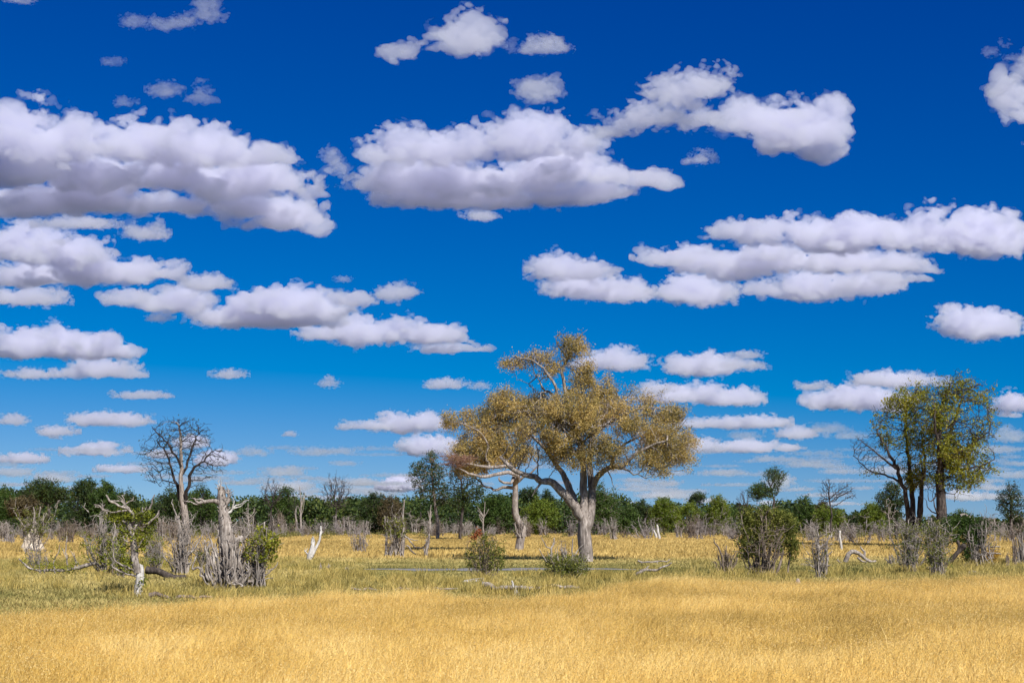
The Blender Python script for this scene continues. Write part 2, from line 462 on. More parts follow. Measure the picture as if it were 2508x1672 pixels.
# ------------------------------------------------------------------ plant helpers
class Tubes:
    """collects tapering tubes; becomes one mesh"""
    def __init__(s):
        s.v, s.f, s.n = [], [], 0
    def add(s, pts, rad, sides=6, cap=True):
        p = np.asarray(pts, float); r = np.asarray(rad, float)
        if len(p) < 2: return
        t = np.gradient(p, axis=0)
        t /= np.linalg.norm(t, axis=1)[:, None] + 1e-9
        m = p[-1] - p[0]; m = m / (np.linalg.norm(m) + 1e-9)
        ref = np.array((1., 0, 0)) if abs(m[0]) < 0.6 else np.array((0, 1., 0)) if abs(m[1]) < .75 else np.array((0, 0, 1.))
        a = np.cross(t, ref); a /= np.linalg.norm(a, axis=1)[:, None] + 1e-9
        b = np.cross(t, a)
        th = np.linspace(0, 2 * np.pi, sides, endpoint=False)
        rv = np.broadcast_to(r[:, None], (len(p), sides))
        if sides >= 8:                # fluted, uneven wood rather than a turned rod
            TR = np.random.RandomState(len(s.v) * 7 + s.n)
            flute = TR.normal(size=sides) * .09
            tw = np.cumsum(TR.normal(size=len(p)) * .5)
            j_ = (np.arange(sides)[None] + tw[:, None]) % sides
            j0 = np.floor(j_).astype(int) % sides; fr = j_ - np.floor(j_)
            fl_ = flute[j0] * (1 - fr) + flute[(j0 + 1) % sides] * fr
            rv = r[:, None] * (1 + fl_ + TR.normal(size=(len(p), sides)) * .05)
        ring = p[:, None] + rv[:, :, None] * (a[:, None] * np.cos(th)[None, :, None] + b[:, None] * np.sin(th)[None, :, None])
        k = len(p)
        i = np.arange(k - 1)[:, None] * sides; j = np.arange(sides)[None]; j2 = (j + 1) % sides
        f = np.stack([i + j, i + j2, i + sides + j2, i + sides + j], axis=-1).reshape(-1, 4) + s.n
        s.v.append(ring.reshape(-1, 3)); s.f.append(f); s.n += k * sides
        if cap:                       # a blunt broken end
            e = p[-1] + t[-1] * r[-1] * 0.8
            s.v.append(e[None]); c = s.n; s.n += 1
            base = c - sides
            q = np.array([[base + x, base + (x + 1) % sides, c, c] for x in range(sides)])
            s.f.append(q)
    def build(s, name, mat, parent=None, origin=(0, 0, 0)):
        if not s.v: return None
        V = np.concatenate(s.v) - np.asarray(origin)
        Fq = np.concatenate(s.f)
        tri = Fq[:, 2] == Fq[:, 3]
        ns = np.where(tri, 3, 4)
        flat = np.concatenate([Fq[~tri].ravel(), Fq[tri][:, :3].ravel()])
        ns = np.concatenate([np.full((~tri).sum(), 4), np.full(tri.sum(), 3)])
        return mesh_obj(name, V, flat, ns, mat, parent, smooth=True)

def leaf_mesh(name, pos, size, mat, parent, origin, seed, up=0.0, aspect=0.55):
    """diamond shaped leaves at the positions, one mesh"""
    rs = np.random.RandomState(seed)
    n = len(pos)
    if n == 0: return None
    d = rs.normal(size=(n, 3)); d[:, 2] -= up
    d /= np.linalg.norm(d, axis=1)[:, None]
    e = rs.normal(size=(n, 3)); e = np.cross(d, e); e /= np.linalg.norm(e, axis=1)[:, None] + 1e-9
    sz = (size * rs.uniform(0.6, 1.35, n))[:, None]
    p = np.asarray(pos) - np.asarray(origin)
    V = np.stack([p - d * sz * .5, p + e * sz * aspect * .5, p + d * sz * .5, p - e * sz * aspect * .5], axis=1).reshape(-1, 3)
    return mesh_obj(name, V, np.arange(4 * n), 4, mat, parent, face_attr=rs.rand(n))

def smooth_path(pts, n):
    """Catmull-Rom through the points"""
    p = np.asarray(pts, float)
    if len(p) < 3:
        t = np.linspace(0, 1, n)[:, None]
        return p[0] * (1 - t) + p[-1] * t
    q = np.vstack([2 * p[0] - p[1], p, 2 * p[-1] - p[-2]])
    u = np.linspace(0, len(p) - 1.0001, n); i = u.astype(int); f = (u - i)[:, None]
    a, b, c, d = q[i], q[i + 1], q[i + 2], q[i + 3]
    return 0.5 * (2 * b + (c - a) * f + (2 * a - 5 * b + 4 * c - d) * f ** 2 + (3 * b - a - 3 * c + d) * f ** 3)

class Tree:
    """a skeleton: traced limbs first, then grown towards points of the crown"""
    def __init__(s, seed):
        s.rs = np.random.RandomState(seed)
        s.p, s.par, s.r, s.limb = [], [], [], []
    def node(s, p, par, r=0.0, limb=0):
        s.p.append(np.asarray(p, float)); s.par.append(par); s.r.append(r); s.limb.append(limb)
        return len(s.p) - 1
    def nearest(s, p):
        return int(np.argmin(((np.array(s.p) - p) ** 2).sum(1)))
    def limb_path(s, pts, r0, r1, limb, step, wob=0.0, root=None):
        L = np.linalg.norm(np.diff(pts, axis=0), axis=1).sum()
        n = max(3, int(L / step))
        q = smooth_path(pts, n)
        if wob: q[1:] += s.rs.normal(size=(n - 1, 3)) * wob
        last = root if root is not None else (s.nearest(q[0]) if s.p else -1)
        for i in range(0 if last < 0 else 1, n):
            t = i / (n - 1)
            last = s.node(q[i], last, r0 * (1 - t) + r1 * t, limb)
        return last
    def grow(s, attr, step, infl, kill, iters=90, wob=0.25, grav=0.0):
        A = np.asarray(attr, float)
        N = np.array(s.p)
        dist = np.full(len(A), 1e9); near = np.zeros(len(A), int)
        for k in range(0, len(N), 400):
            D = np.linalg.norm(A[:, None] - N[None, k:k + 400], axis=2)
            j = D.argmin(1); d = D[np.arange(len(A)), j]
            m = d < dist; dist[m] = d[m]; near[m] = j[m] + k
        alive = dist > kill
        seen = set()
        for it in range(iters):
            act = alive & (dist < infl)
            if not act.any():
                if not alive.any(): break
                infl *= 1.3
                if infl > 60 * step: break
                continue
            idx = np.nonzero(act)[0]
            nn = near[idx]
            P_ = np.array(s.p)
            dirs = A[idx] - P_[nn]; dirs /= np.linalg.norm(dirs, axis=1)[:, None] + 1e-9
            u, inv = np.unique(nn, return_inverse=True)
            acc = np.zeros((len(u), 3)); np.add.at(acc, inv, dirs)
            acc /= np.linalg.norm(acc, axis=1)[:, None] + 1e-9
            acc += s.rs.normal(size=acc.shape) * wob
            acc[:, 2] += grav
            acc /= np.linalg.norm(acc, axis=1)[:, None] + 1e-9
            new = P_[u] + acc * step
            i0 = len(s.p)
            keep = []
            for q in range(len(u)):
                key = (int(u[q]), tuple(np.round(new[q] / (step * .5)).astype(int)))
                if key in seen: continue
                seen.add(key); keep.append(q)
                s.node(new[q], int(u[q]), 0.0, s.limb[u[q]])
            if not keep:
                alive[idx] = False
                continue
            nw = new[keep]
            for k in range(0, len(nw), 300):
                D = np.linalg.norm(A[:, None] - nw[None, k:k + 300], axis=2)
                j = D.argmin(1); d = D[np.arange(len(A)), j]
                m = d < dist; dist[m] = d[m]; near[m] = j[m] + k + i0
            alive &= dist > kill
            if DBG: print("DB",it,len(keep),alive.sum(),len(s.p))
    def finish(s, tip, expo=2.3, cap=None):
        n = len(s.p)
        s.P = np.array(s.p); par = np.array(s.par)
        acc = np.zeros(n)
        kids = [[] for _ in range(n)]
        for i in range(n):
            if par[i] >= 0: kids[par[i]].append(i)
        R_ = np.zeros(n)
        for i in range(n - 1, -1, -1):
            v = acc[i] ** (1 / expo) if acc[i] > 0 else tip
            if s.r[i] > 0: v = s.r[i]
            elif cap: v = min(v, cap)
            R_[i] = v
            if par[i] >= 0: acc[par[i]] += v ** expo
        for i in range(n):                      # never thicker than the parent
            if par[i] >= 0: R_[i] = min(R_[i], R_[par[i]] * 0.97)
        s.R, s.kids = R_, kids
        return s
    def tubes(s, sel=None, minr=0.0):
        """dict limb id -> Tubes"""
        out = {}
        used = set()
        starts = [i for i in range(len(s.p)) if s.par[i] < 0]
        stack = [(i, -1) for i in starts]
        while stack:
            i, frm = stack.pop()
            path = ([frm] if frm >= 0 else []) + [i]
            cur = i
            while s.kids[cur]:
                ks = sorted(s.kids[cur], key=lambda k: (-(s.limb[k] == s.limb[cur]), -s.R[k]))
                for k in ks[1:]: stack.append((k, cur))
                cur = ks[0]; path.append(cur)
            rr = s.R[path].copy()
            if frm >= 0: rr[0] = min(rr[0], rr[1] * 1.15)
            mx = rr.max()
            if mx < minr or len(path) < 2: continue
            sides = 10 if mx > .12 else 7 if mx > .05 else 5 if mx > .02 else 4
            rr[-1] *= .6
            out.setdefault(s.limb[i], Tubes()).add(s.P[path], rr, sides)
        return out
    def leaf_points(s, rmax, per, spread, inside=None):
        idx = np.nonzero(s.R < rmax)[0]
        if inside is not None: idx = idx[inside(s.P[idx])]
        c = np.repeat(s.P[idx], per, axis=0)
        return c + s.rs.normal(size=c.shape) * spread

def ellipsoids(px, Y, rs, count, depth=1.0, jit=.18):
    """attraction points inside ellipsoids given in pixels: (cx, cy, rx, ry[, depth offset m])"""
    k = Y / F
    vol = np.array([e[2] * e[3] for e in px], float); vol /= vol.sum()
    pts = []
    for e, v in zip(px, vol):
        n = max(4, int(count * v))
        d = rs.normal(size=(n, 3)); d /= np.linalg.norm(d, axis=1)[:, None]
        d *= rs.uniform(0.15, 1, n)[:, None] ** (1 / 2.2) * np.exp(rs.normal(size=n) * jit)[:, None]
        off = e[4] if len(e) > 4 else 0.0
        c = P(e[0], e[1], Y)
        pts.append(c + np.array((0, off, 0)) + d * np.array((e[2] * k, max(e[2], e[3]) * k * depth, e[3] * k)))
    return np.concatenate(pts)

def in_ellipsoids(px, Y, grow=1.1):
    k = Y / F
    def fn(p):
        m = np.zeros(len(p), bool)
        for e in px:
            c = P(e[0], e[1], Y)
            m |= ((p[:, 0] - c[0]) / (e[2] * k * grow)) ** 2 + ((p[:, 2] - c[2]) / (e[3] * k * grow)) ** 2 < 1
        return m
    return fn

NL = np.random.RandomState(99).rand(40, 40, 40)
def noise3(p, per):
    t = np.asarray(p) / per; i = np.floor(t).astype(int); f = t - i; f = f * f * (3 - 2 * f)
    r = 0
    for a in (0, 1):
        for b in (0, 1):
            for c in (0, 1):
                w = np.where(a, f[:, 0], 1 - f[:, 0]) * np.where(b, f[:, 1], 1 - f[:, 1]) * np.where(c, f[:, 2], 1 - f[:, 2])
                r = r + w * NL[(i[:, 0] + a) % 40, (i[:, 1] + b) % 40, (i[:, 2] + c) % 40]
    return r

def clumps(p, per, lo, hi, rs):
    """thin the leaves out where the crown is open"""
    v = .65 * noise3(p, per) + .35 * noise3(p + 7.3, per * .45)
    return p[rs.rand(len(p)) < np.clip((v - lo) / (hi - lo), 0, 1)]

def PP(pts, Y):
    """pixel polyline (x, y[, depth offset m]) -> world"""
    out = []
    for q in pts:
        off = q[2] if len(q) > 2 else 0.0
        out.append(P(q[0], q[1], Y) + np.array((0, off, 0)))
    return np.array(out)

# ------------------------------------------------------------------ materials
def new_mat(name):
    m = bpy.data.materials.new(name); m.use_nodes = True
    return m, m.node_tree.nodes, m.node_tree.links, m.node_tree.nodes["Principled BSDF"]

def ramp(n, stops):
    r = n.new("ShaderNodeValToRGB")
    e = r.color_ramp.elements
    e[0].position, e[0].color = stops[0][0], (*stops[0][1], 1)
    e[1].position, e[1].color = stops[-1][0], (*stops[-1][1], 1)
    for p, c in stops[1:-1]:
        q = e.new(p); q.color = (*c, 1)
    return r

def bark_mat(name, c0, c1, c2, scale=6.0, bump=0.6):
    m, n, l, b = new_mat(name)
    tcd = n.new("ShaderNodeTexCoord")
    mp = n.new("ShaderNodeMapping"); mp.inputs["Scale"].default_value = (1, 1, 0.22)
    l.new(tcd.outputs["Object"], mp.inputs[0])
    a = n.new("ShaderNodeTexNoise"); a.inputs["Scale"].default_value = scale * 2.2; a.inputs["Detail"].default_value = 8; a.inputs["Roughness"].default_value = .68
    l.new(mp.outputs[0], a.inputs["Vector"])
    r = ramp(n, [(0.32, c0), (0.5, c1), (0.68, c2)])
    l.new(a.outputs["Fac"], r.inputs[0])
    a2 = n.new("ShaderNodeTexNoise"); a2.inputs["Scale"].default_value = 1.4; a2.inputs["Detail"].default_value = 3
    l.new(tcd.outputs["Object"], a2.inputs["Vector"])
    mr = n.new("ShaderNodeMapRange"); mr.inputs[1].default_value = .3; mr.inputs[2].default_value = .7; mr.inputs[3].default_value = .72; mr.inputs[4].default_value = 1.15
    l.new(a2.outputs["Fac"], mr.inputs[0])
    mu = n.new("ShaderNodeMix"); mu.data_type = 'RGBA'; mu.blend_type = 'MULTIPLY'; mu.inputs[0].default_value = 1
    l.new(r.outputs[0], mu.inputs[6]); l.new(mr.outputs[0], mu.inputs[7])
    l.new(mu.outputs[2], b.inputs["Base Color"])
    b.inputs["Roughness"].default_value = .9
    b.inputs["Specular IOR Level"].default_value = .15
    bp = n.new("ShaderNodeBump"); bp.inputs["Strength"].default_value = bump; bp.inputs["Distance"].default_value = .04
    l.new(a.outputs["Fac"], bp.inputs["Height"]); l.new(bp.outputs[0], b.inputs["Normal"])
    return m

def leaf_mat(name, stops, trans=0.3, rough=.6, nscale=.55):
    m, n, l, b = new_mat(name)
    at = n.new("ShaderNodeAttribute"); at.attribute_name = "rnd"
    tcd = n.new("ShaderNodeNewGeometry")
    no = n.new("ShaderNodeTexNoise"); no.inputs["Scale"].default_value = nscale; no.inputs["Detail"].default_value = 2
    l.new(tcd.outputs["Position"], no.inputs["Vector"])
    mr = n.new("ShaderNodeMapRange"); mr.inputs[1].default_value = .32; mr.inputs[2].default_value = .68
    l.new(no.outputs["Fac"], mr.inputs[0])
    mix = n.new("ShaderNodeMath"); mix.operation = 'MULTIPLY_ADD'; mix.inputs[1].default_value = .6
    sc2 = n.new("ShaderNodeMath"); sc2.operation = 'MULTIPLY'; sc2.inputs[1].default_value = .4
    l.new(mr.outputs[0], sc2.inputs[0]); l.new(at.outputs["Fac"], mix.inputs[0]); l.new(sc2.outputs[0], mix.inputs[2])
    r = ramp(n, stops)
    l.new(mix.outputs[0], r.inputs[0])
    l.new(r.outputs[0], b.inputs["Base Color"])
    b.inputs["Roughness"].default_value = rough
    b.inputs["Specular IOR Level"].default_value = .25
    tr = n.new("ShaderNodeBsdfTranslucent"); l.new(r.outputs[0], tr.inputs["Color"])
    ms = n.new("ShaderNodeMixShader"); ms.inputs[0].default_value = trans
    out = n["Material Output"]
    l.new(b.outputs[0], ms.inputs[1]); l.new(tr.outputs[0], ms.inputs[2]); l.new(ms.outputs[0], out.inputs["Surface"])
    return m

M_BARK = bark_mat("grey brown bark", (.065, .053, .045), (.235, .197, .17), (.46, .405, .36), 3.6, .9)
M_BARK_DARK = bark_mat("dark bark", (.016, .013, .012), (.05, .04, .036), (.15, .122, .105), 3.5, .9)
M_BARK_BLACK = bark_mat("dark twig bark", (.012, .010, .010), (.032, .026, .024), (.085, .068, .058), 3.5, .9)
M_DEAD = bark_mat("weathered dead wood", (.075, .062, .053), (.26, .22, .19), (.48, .43, .38), 6, .9)
M_DEAD_WARM = bark_mat("brown dead wood", (.06, .045, .035), (.17, .13, .10), (.33, .27, .22), 5)
M_DEAD_DARK = bark_mat("dark dead wood", (.02, .016, .014), (.06, .047, .04), (.13, .105, .09), 5)
M_PALE = bark_mat("bleached wood", (.25, .225, .2), (.48, .45, .41), (.68, .65, .6), 6)
M_TWIG_GREY = bark_mat("grey twigs", (.11, .096, .09), (.25, .215, .2), (.44, .39, .365), 5)
L_GOLD = leaf_mat("golden dry leaves", [(0, (.09, .09, .03)), (.3, (.24, .195, .065)), (.6, (.50, .355, .108)), (.88, (.64, .46, .17)), (1, (.56, .28, .08))], .35)
L_OLIVE = leaf_mat("olive leaves turning", [(0, (.08, .10, .010)), (.4, (.19, .205, .016)), (.75, (.32, .29, .03)), (.93, (.40, .30, .05)), (1, (.46, .2, .045))], .38)
L_DARK = leaf_mat("dark green leaves", [(0, (.014, .028, .008)), (.5, (.034, .058, .013)), (.85, (.07, .095, .018)), (1, (.12, .10, .025))], .25)
L_MID = leaf_mat("mid green leaves", [(0, (.02, .045, .008)), (.5, (.05, .09, .014)), (1, (.10, .14, .025))], .3)
L_BRIGHT = leaf_mat("yellow green leaves", [(0, (.05, .085, .008)), (.5, (.12, .165, .014)), (1, (.22, .24, .03))], .3)
L_MOPANE = leaf_mat("mopane leaves", [(0, (.045, .06, .006)), (.35, (.13, .155, .012)), (.8, (.30, .31, .025)), (1, (.40, .32, .05))], .35)
L_MOPANE_DULL = leaf_mat("dull olive leaves", [(0, (.045, .055, .010)), (.4, (.12, .14, .024)), (.85, (.27, .265, .05)), (1, (.34, .24, .06))], .35)
L_RED = leaf_mat("red leaves", [(0, (.16, .03, .012)), (1, (.34, .10, .03))], .25)
L_YELLOW = leaf_mat("amber leaves", [(0, (.28, .15, .012)), (1, (.55, .33, .04))], .3)
L_RUST = leaf_mat("rusty brown leaves", [(0, (.04, .035, .016)), (.6, (.095, .07, .03)), (1, (.15, .115, .05))], .2)

# ------------------------------------------------------------------ dead and browsed shrubs
def shrub_geo(rs, H, Wd, stems, thick, base_r, twig=3, lean=1.0, wob=.1, upright=.75, short=.5, fine=160):
    """stems fanning from a stool; returns Tubes and tip points"""
    T = Tubes(); tips = []; allp = []
    for i in range(stems):
        ang = rs.uniform(0, 2 * np.pi)
        rr = base_r * np.sqrt(rs.rand())
        b = np.array((rr * np.cos(ang), rr * np.sin(ang), -0.05))
        out = lean * Wd * rs.uniform(.15, 1.0)
        h = H * (1 - short * rs.rand() ** 1.3) * (1 - .25 * (out / max(Wd, .01)) ** 2)
        a2 = ang + rs.normal() * .5
        tip = np.array((np.cos(a2) * out, np.sin(a2) * out, h))
        mid = b * (1 - upright * .55) + tip * upright * .4; mid[2] = h * rs.uniform(.35, .5)
        mid[:2] = tip[:2] * rs.uniform(.45, .8)
        n = 9
        path = smooth_path([b, mid, tip], n)
        path[1:] += np.cumsum(rs.normal(size=(n - 1, 3)) * wob * h / n, axis=0)
        r0 = thick * rs.uniform(.6, 1.25)
        rad = np.linspace(r0, r0 * rs.uniform(.3, .55), n) * (1 + rs.normal(size=n) * .09)
        T.add(path, rad, 6); allp.append(path[2:])
        tips.append(path[-3:])
        for k in range(rs.poisson(twig)):
            j = rs.randint(3, n)
            d = rs.normal(size=3); d[2] = abs(d[2]) * .6 + .35
            d /= np.linalg.norm(d)
            L = h * rs.uniform(.10, .26)
            q = np.array([path[j], path[j] + d * L * .5 + rs.normal(size=3) * L * .08, path[j] + d * L * np.array((.8, .8, 1)) + np.array((0, 0, L * rs.uniform(0, .35)))])
            q = smooth_path(q, 5)
            r1 = rad[j] * rs.uniform(.35, .65)
            T.add(q, np.linspace(r1, r1 * .35, 5), 5)
            tips.append(q[-2:])
            for kk in range(rs.randint(0, 3)):
                d2 = d + rs.normal(size=3) * .7; d2 /= np.linalg.norm(d2)
                L2 = L * rs.uniform(.3, .65)
                jj = rs.randint(2, 5)
                q2 = np.array([q[jj], q[jj] + d2 * L2 * .6, q[jj] + d2 * L2 + np.array((0, 0, L2 * .25))])
                T.add(q2, [r1 * .45, r1 * .35, r1 * .2], 4)
                tips.append(q2[-1:])
    allp = np.concatenate(allp + tips)
    for i in range(fine):
        a = allp[rs.randint(len(allp))]
        d = rs.normal(size=3); d[2] = abs(d[2]) * .8 + .1; d[:2] += a[:2] / (Wd + .2) * .8; d /= np.linalg.norm(d)
        L = H * rs.uniform(.07, .2)
        q = np.array([a, a + d * L * .5 + rs.normal(size=3) * L * .12, a + d * L + rs.normal(size=3) * L * .12])
        r = H * rs.uniform(.003, .006)
        T.add(q, [r * 1.4, r, r * .6], 4)
        tips.append(q[1:])
    return T, np.concatenate(tips)

def twist(rs, a, b, n, wob):
    t = np.linspace(0, 1, n)[:, None]
    p = a * (1 - t) + b * t
    p[1:-1] += rs.normal(size=(n - 2, 3)) * wob
    return smooth_path(p, n * 2)
# ------------------------------------------------------------------ ground, pond, grass
def ground_mat():
    m, n, l, b = new_mat("savanna ground")
    g = n.new("ShaderNodeNewGeometry")
    s = n.new("ShaderNodeSeparateXYZ"); l.new(g.outputs["Position"], s.inputs[0])
    no = n.new("ShaderNodeTexNoise"); no.inputs["Scale"].default_value = .12; no.inputs["Detail"].default_value = 5
    l.new(g.outputs["Position"], no.inputs["Vector"])
    ad = n.new("ShaderNodeMath"); ad.operation = 'MULTIPLY_ADD'; ad.inputs[1].default_value = 14; l.new(no.outputs["Fac"], ad.inputs[0])
    l.new(s.outputs[1], ad.inputs[2])
    mr = n.new("ShaderNodeMapRange"); mr.inputs[1].default_value = 0; mr.inputs[2].default_value = 400
    l.new(ad.outputs[0], mr.inputs[0])
    r = ramp(n, [(0, (.30, .20, .07)), (48 / 400, (.26, .18, .065)), (58 / 400, (.12, .115, .035)), (84 / 400, (.10, .105, .028)), (96 / 400, (.36, .25, .075)),
                 (225 / 400, (.38, .25, .08)), (262 / 400, (.20, .17, .05)), (1, (.045, .055, .03))])
    l.new(mr.outputs[0], r.inputs[0])
    n2 = n.new("ShaderNodeTexNoise"); n2.inputs["Scale"].default_value = 1.6; n2.inputs["Detail"].default_value = 8; n2.inputs["Roughness"].default_value = .7
    l.new(g.outputs["Position"], n2.inputs["Vector"])
    m2 = n.new("ShaderNodeMapRange"); m2.inputs[1].default_value = .25; m2.inputs[2].default_value = .75; m2.inputs[3].default_value = .55; m2.inputs[4].default_value = 1.35
    l.new(n2.outputs["Fac"], m2.inputs[0])
    mu = n.new("ShaderNodeMix"); mu.data_type = 'RGBA'; mu.blend_type = 'MULTIPLY'; mu.inputs[0].default_value = 1
    l.new(r.outputs[0], mu.inputs[6]); l.new(m2.outputs[0], mu.inputs[7])
    l.new(mu.outputs[2], b.inputs["Base Color"])
    b.inputs["Roughness"].default_value = 1; b.inputs["Specular IOR Level"].default_value = 0
    return m
GR = 120000.0
tag(mesh_obj("ground", [(-GR, -GR, 0), (GR, -GR, 0), (GR, GR, 0), (-GR, GR, 0)], [0, 1, 2, 3], 4, ground_mat()), kind="structure")

def water_mat():
    m, n, l, b = new_mat("pond water")
    b.inputs["Base Color"].default_value = (.2, .19, .185, 1)
    b.inputs["Roughness"].default_value = .45
    b.inputs["Specular IOR Level"].default_value = .25
    no = n.new("ShaderNodeTexNoise"); no.inputs["Scale"].default_value = 2.5; no.inputs["Detail"].default_value = 4
    bp = n.new("ShaderNodeBump"); bp.inputs["Strength"].default_value = .25; bp.inputs["Distance"].default_value = .02
    l.new(no.outputs["Fac"], bp.inputs["Height"]); l.new(bp.outputs[0], b.inputs["Normal"])
    return m
rs = np.random.RandomState(3)
xs = np.linspace(-7.8, 6.6, 60)
yc = 73.6 + .5 * np.sin(xs * .5) + .25 * np.sin(xs * 1.7)
hw = np.clip(2.0 * (1 - ((xs + .6) / 7.4) ** 4), 0.05, None) * (.85 + .16 * np.sin(xs * 2.3) + .1 * np.sin(xs * 5.1 + 1))
lo = np.stack([xs, yc - hw, np.full(60, .004)], 1); hi = np.stack([xs, yc + hw, np.full(60, .004)], 1)
fc = [(i, i + 1, 61 + i, 60 + i) for i in range(59)]
tag(mesh_obj("pond_water", np.concatenate([lo, hi]), fc, 4, water_mat()), kind="structure")
def in_pond(x, y, m=.25):
    h = np.interp(x, xs, hw, left=-5, right=-5) + m * (np.abs(x) < 7.6)
    d = y - np.interp(x, xs, yc)
    return (d < h) & (d > -h - 1.1 * (h > .4))

def vnoise(x, y, per, seed):
    r_ = np.random.RandomState(seed); L = r_.rand(256, 256)
    u = x / per; v = y / per
    i = np.floor(u).astype(int); j = np.floor(v).astype(int); fu = u - i; fv = v - j
    fu = fu * fu * (3 - 2 * fu); fv = fv * fv * (3 - 2 * fv)
    g = lambda a, b: L[a % 256, b % 256]
    return (g(i, j) * (1 - fu) + g(i + 1, j) * fu) * (1 - fv) + (g(i, j + 1) * (1 - fu) + g(i + 1, j + 1) * fu) * fv

def blades(name, x, y, h, w, seed, mat, lean=(.25, .0), spread=.35, z=0.0, head=1.0, rnd=None):
    """upright tapering blades, two bends each, as one mesh"""
    r_ = np.random.RandomState(seed)
    n = len(x)
    th = r_.uniform(0, 2 * np.pi, n)
    wx = np.cos(th) * w * .5; wy = np.sin(th) * w * .5
    lx = (lean[0] + r_.normal(size=n) * spread) * h; ly = (lean[1] + r_.normal(size=n) * spread) * h
    V = np.zeros((n, 5, 3), np.float32)
    V[:, 0] = np.stack([x - wx * .5, y - wy * .5, np.full(n, z)], 1); V[:, 1] = np.stack([x + wx * .5, y + wy * .5, np.full(n, z)], 1)
    V[:, 2] = np.stack([x + lx * .4 + wx * head, y + ly * .4 + wy * head, h * .62], 1); V[:, 3] = np.stack([x + lx * .4 - wx * head, y + ly * .4 - wy * head, h * .62], 1)
    V[:, 4] = np.stack([x + lx, y + ly, h * (1 - .12 * r_.rand(n))], 1)
    b = np.arange(n)[:, None] * 5
    q = (b + np.array([[0, 1, 2, 3]])).ravel(); t = (b + np.array([[3, 2, 4]])).ravel()
    rv = r_.rand(n) if rnd is None else rnd
    return mesh_obj(name, V.reshape(-1, 3), np.concatenate([q, t]), np.concatenate([np.full(n, 4), np.full(n, 3)]), mat, face_attr=np.concatenate([rv, rv]))

def scatter(y0, y1, n, seed, margin=1.06):
    r_ = np.random.RandomState(seed)
    y = np.sqrt(r_.uniform(y0 ** 2, y1 ** 2, n))
    x = (r_.rand(n) * 2 - 1) * (1254 / F) * y * margin
    return x, y, r_

G_GOLD = leaf_mat("golden straw", [(0, (.32, .21, .05)), (.3, (.66, .44, .11)), (.65, (.85, .595, .175)), (1, (.93, .74, .32))], .35, .7)
G_SEED = leaf_mat("seed heads", [(0, (.36, .245, .075)), (.4, (.68, .475, .16)), (1, (.86, .68, .33))], .35, .7)
G_FIELD = leaf_mat("golden field straw", [(0, (.31, .225, .075)), (.4, (.53, .38, .125)), (.8, (.63, .46, .165)), (1, (.72, .56, .24))], .3, .8)
G_GREEN = leaf_mat("green grass", [(0, (.09, .105, .028)), (.35, (.22, .20, .06)), (.7, (.43, .35, .12)), (1, (.66, .52, .20))], .3, .7)
G_TUFT = leaf_mat("mixed grass tufts", [(0, (.15, .135, .035)), (.4, (.38, .295, .08)), (.8, (.58, .43, .13)), (1, (.72, .56, .23))], .3, .7)

EDGE_X = [-60, 0, 250, 330, 650, 1000, 1200, 1400, 1600, 1900, 2508, 2600]
EDGE_R = [1480, 1478, 1471, 1462, 1451, 1441, 1447, 1440, 1413, 1412, 1404, 1404]
def edge_dist(x, y):
    row = np.interp(1254 + F * x / y, EDGE_X, EDGE_R)
    return 1.9 * F / (row - HZ)

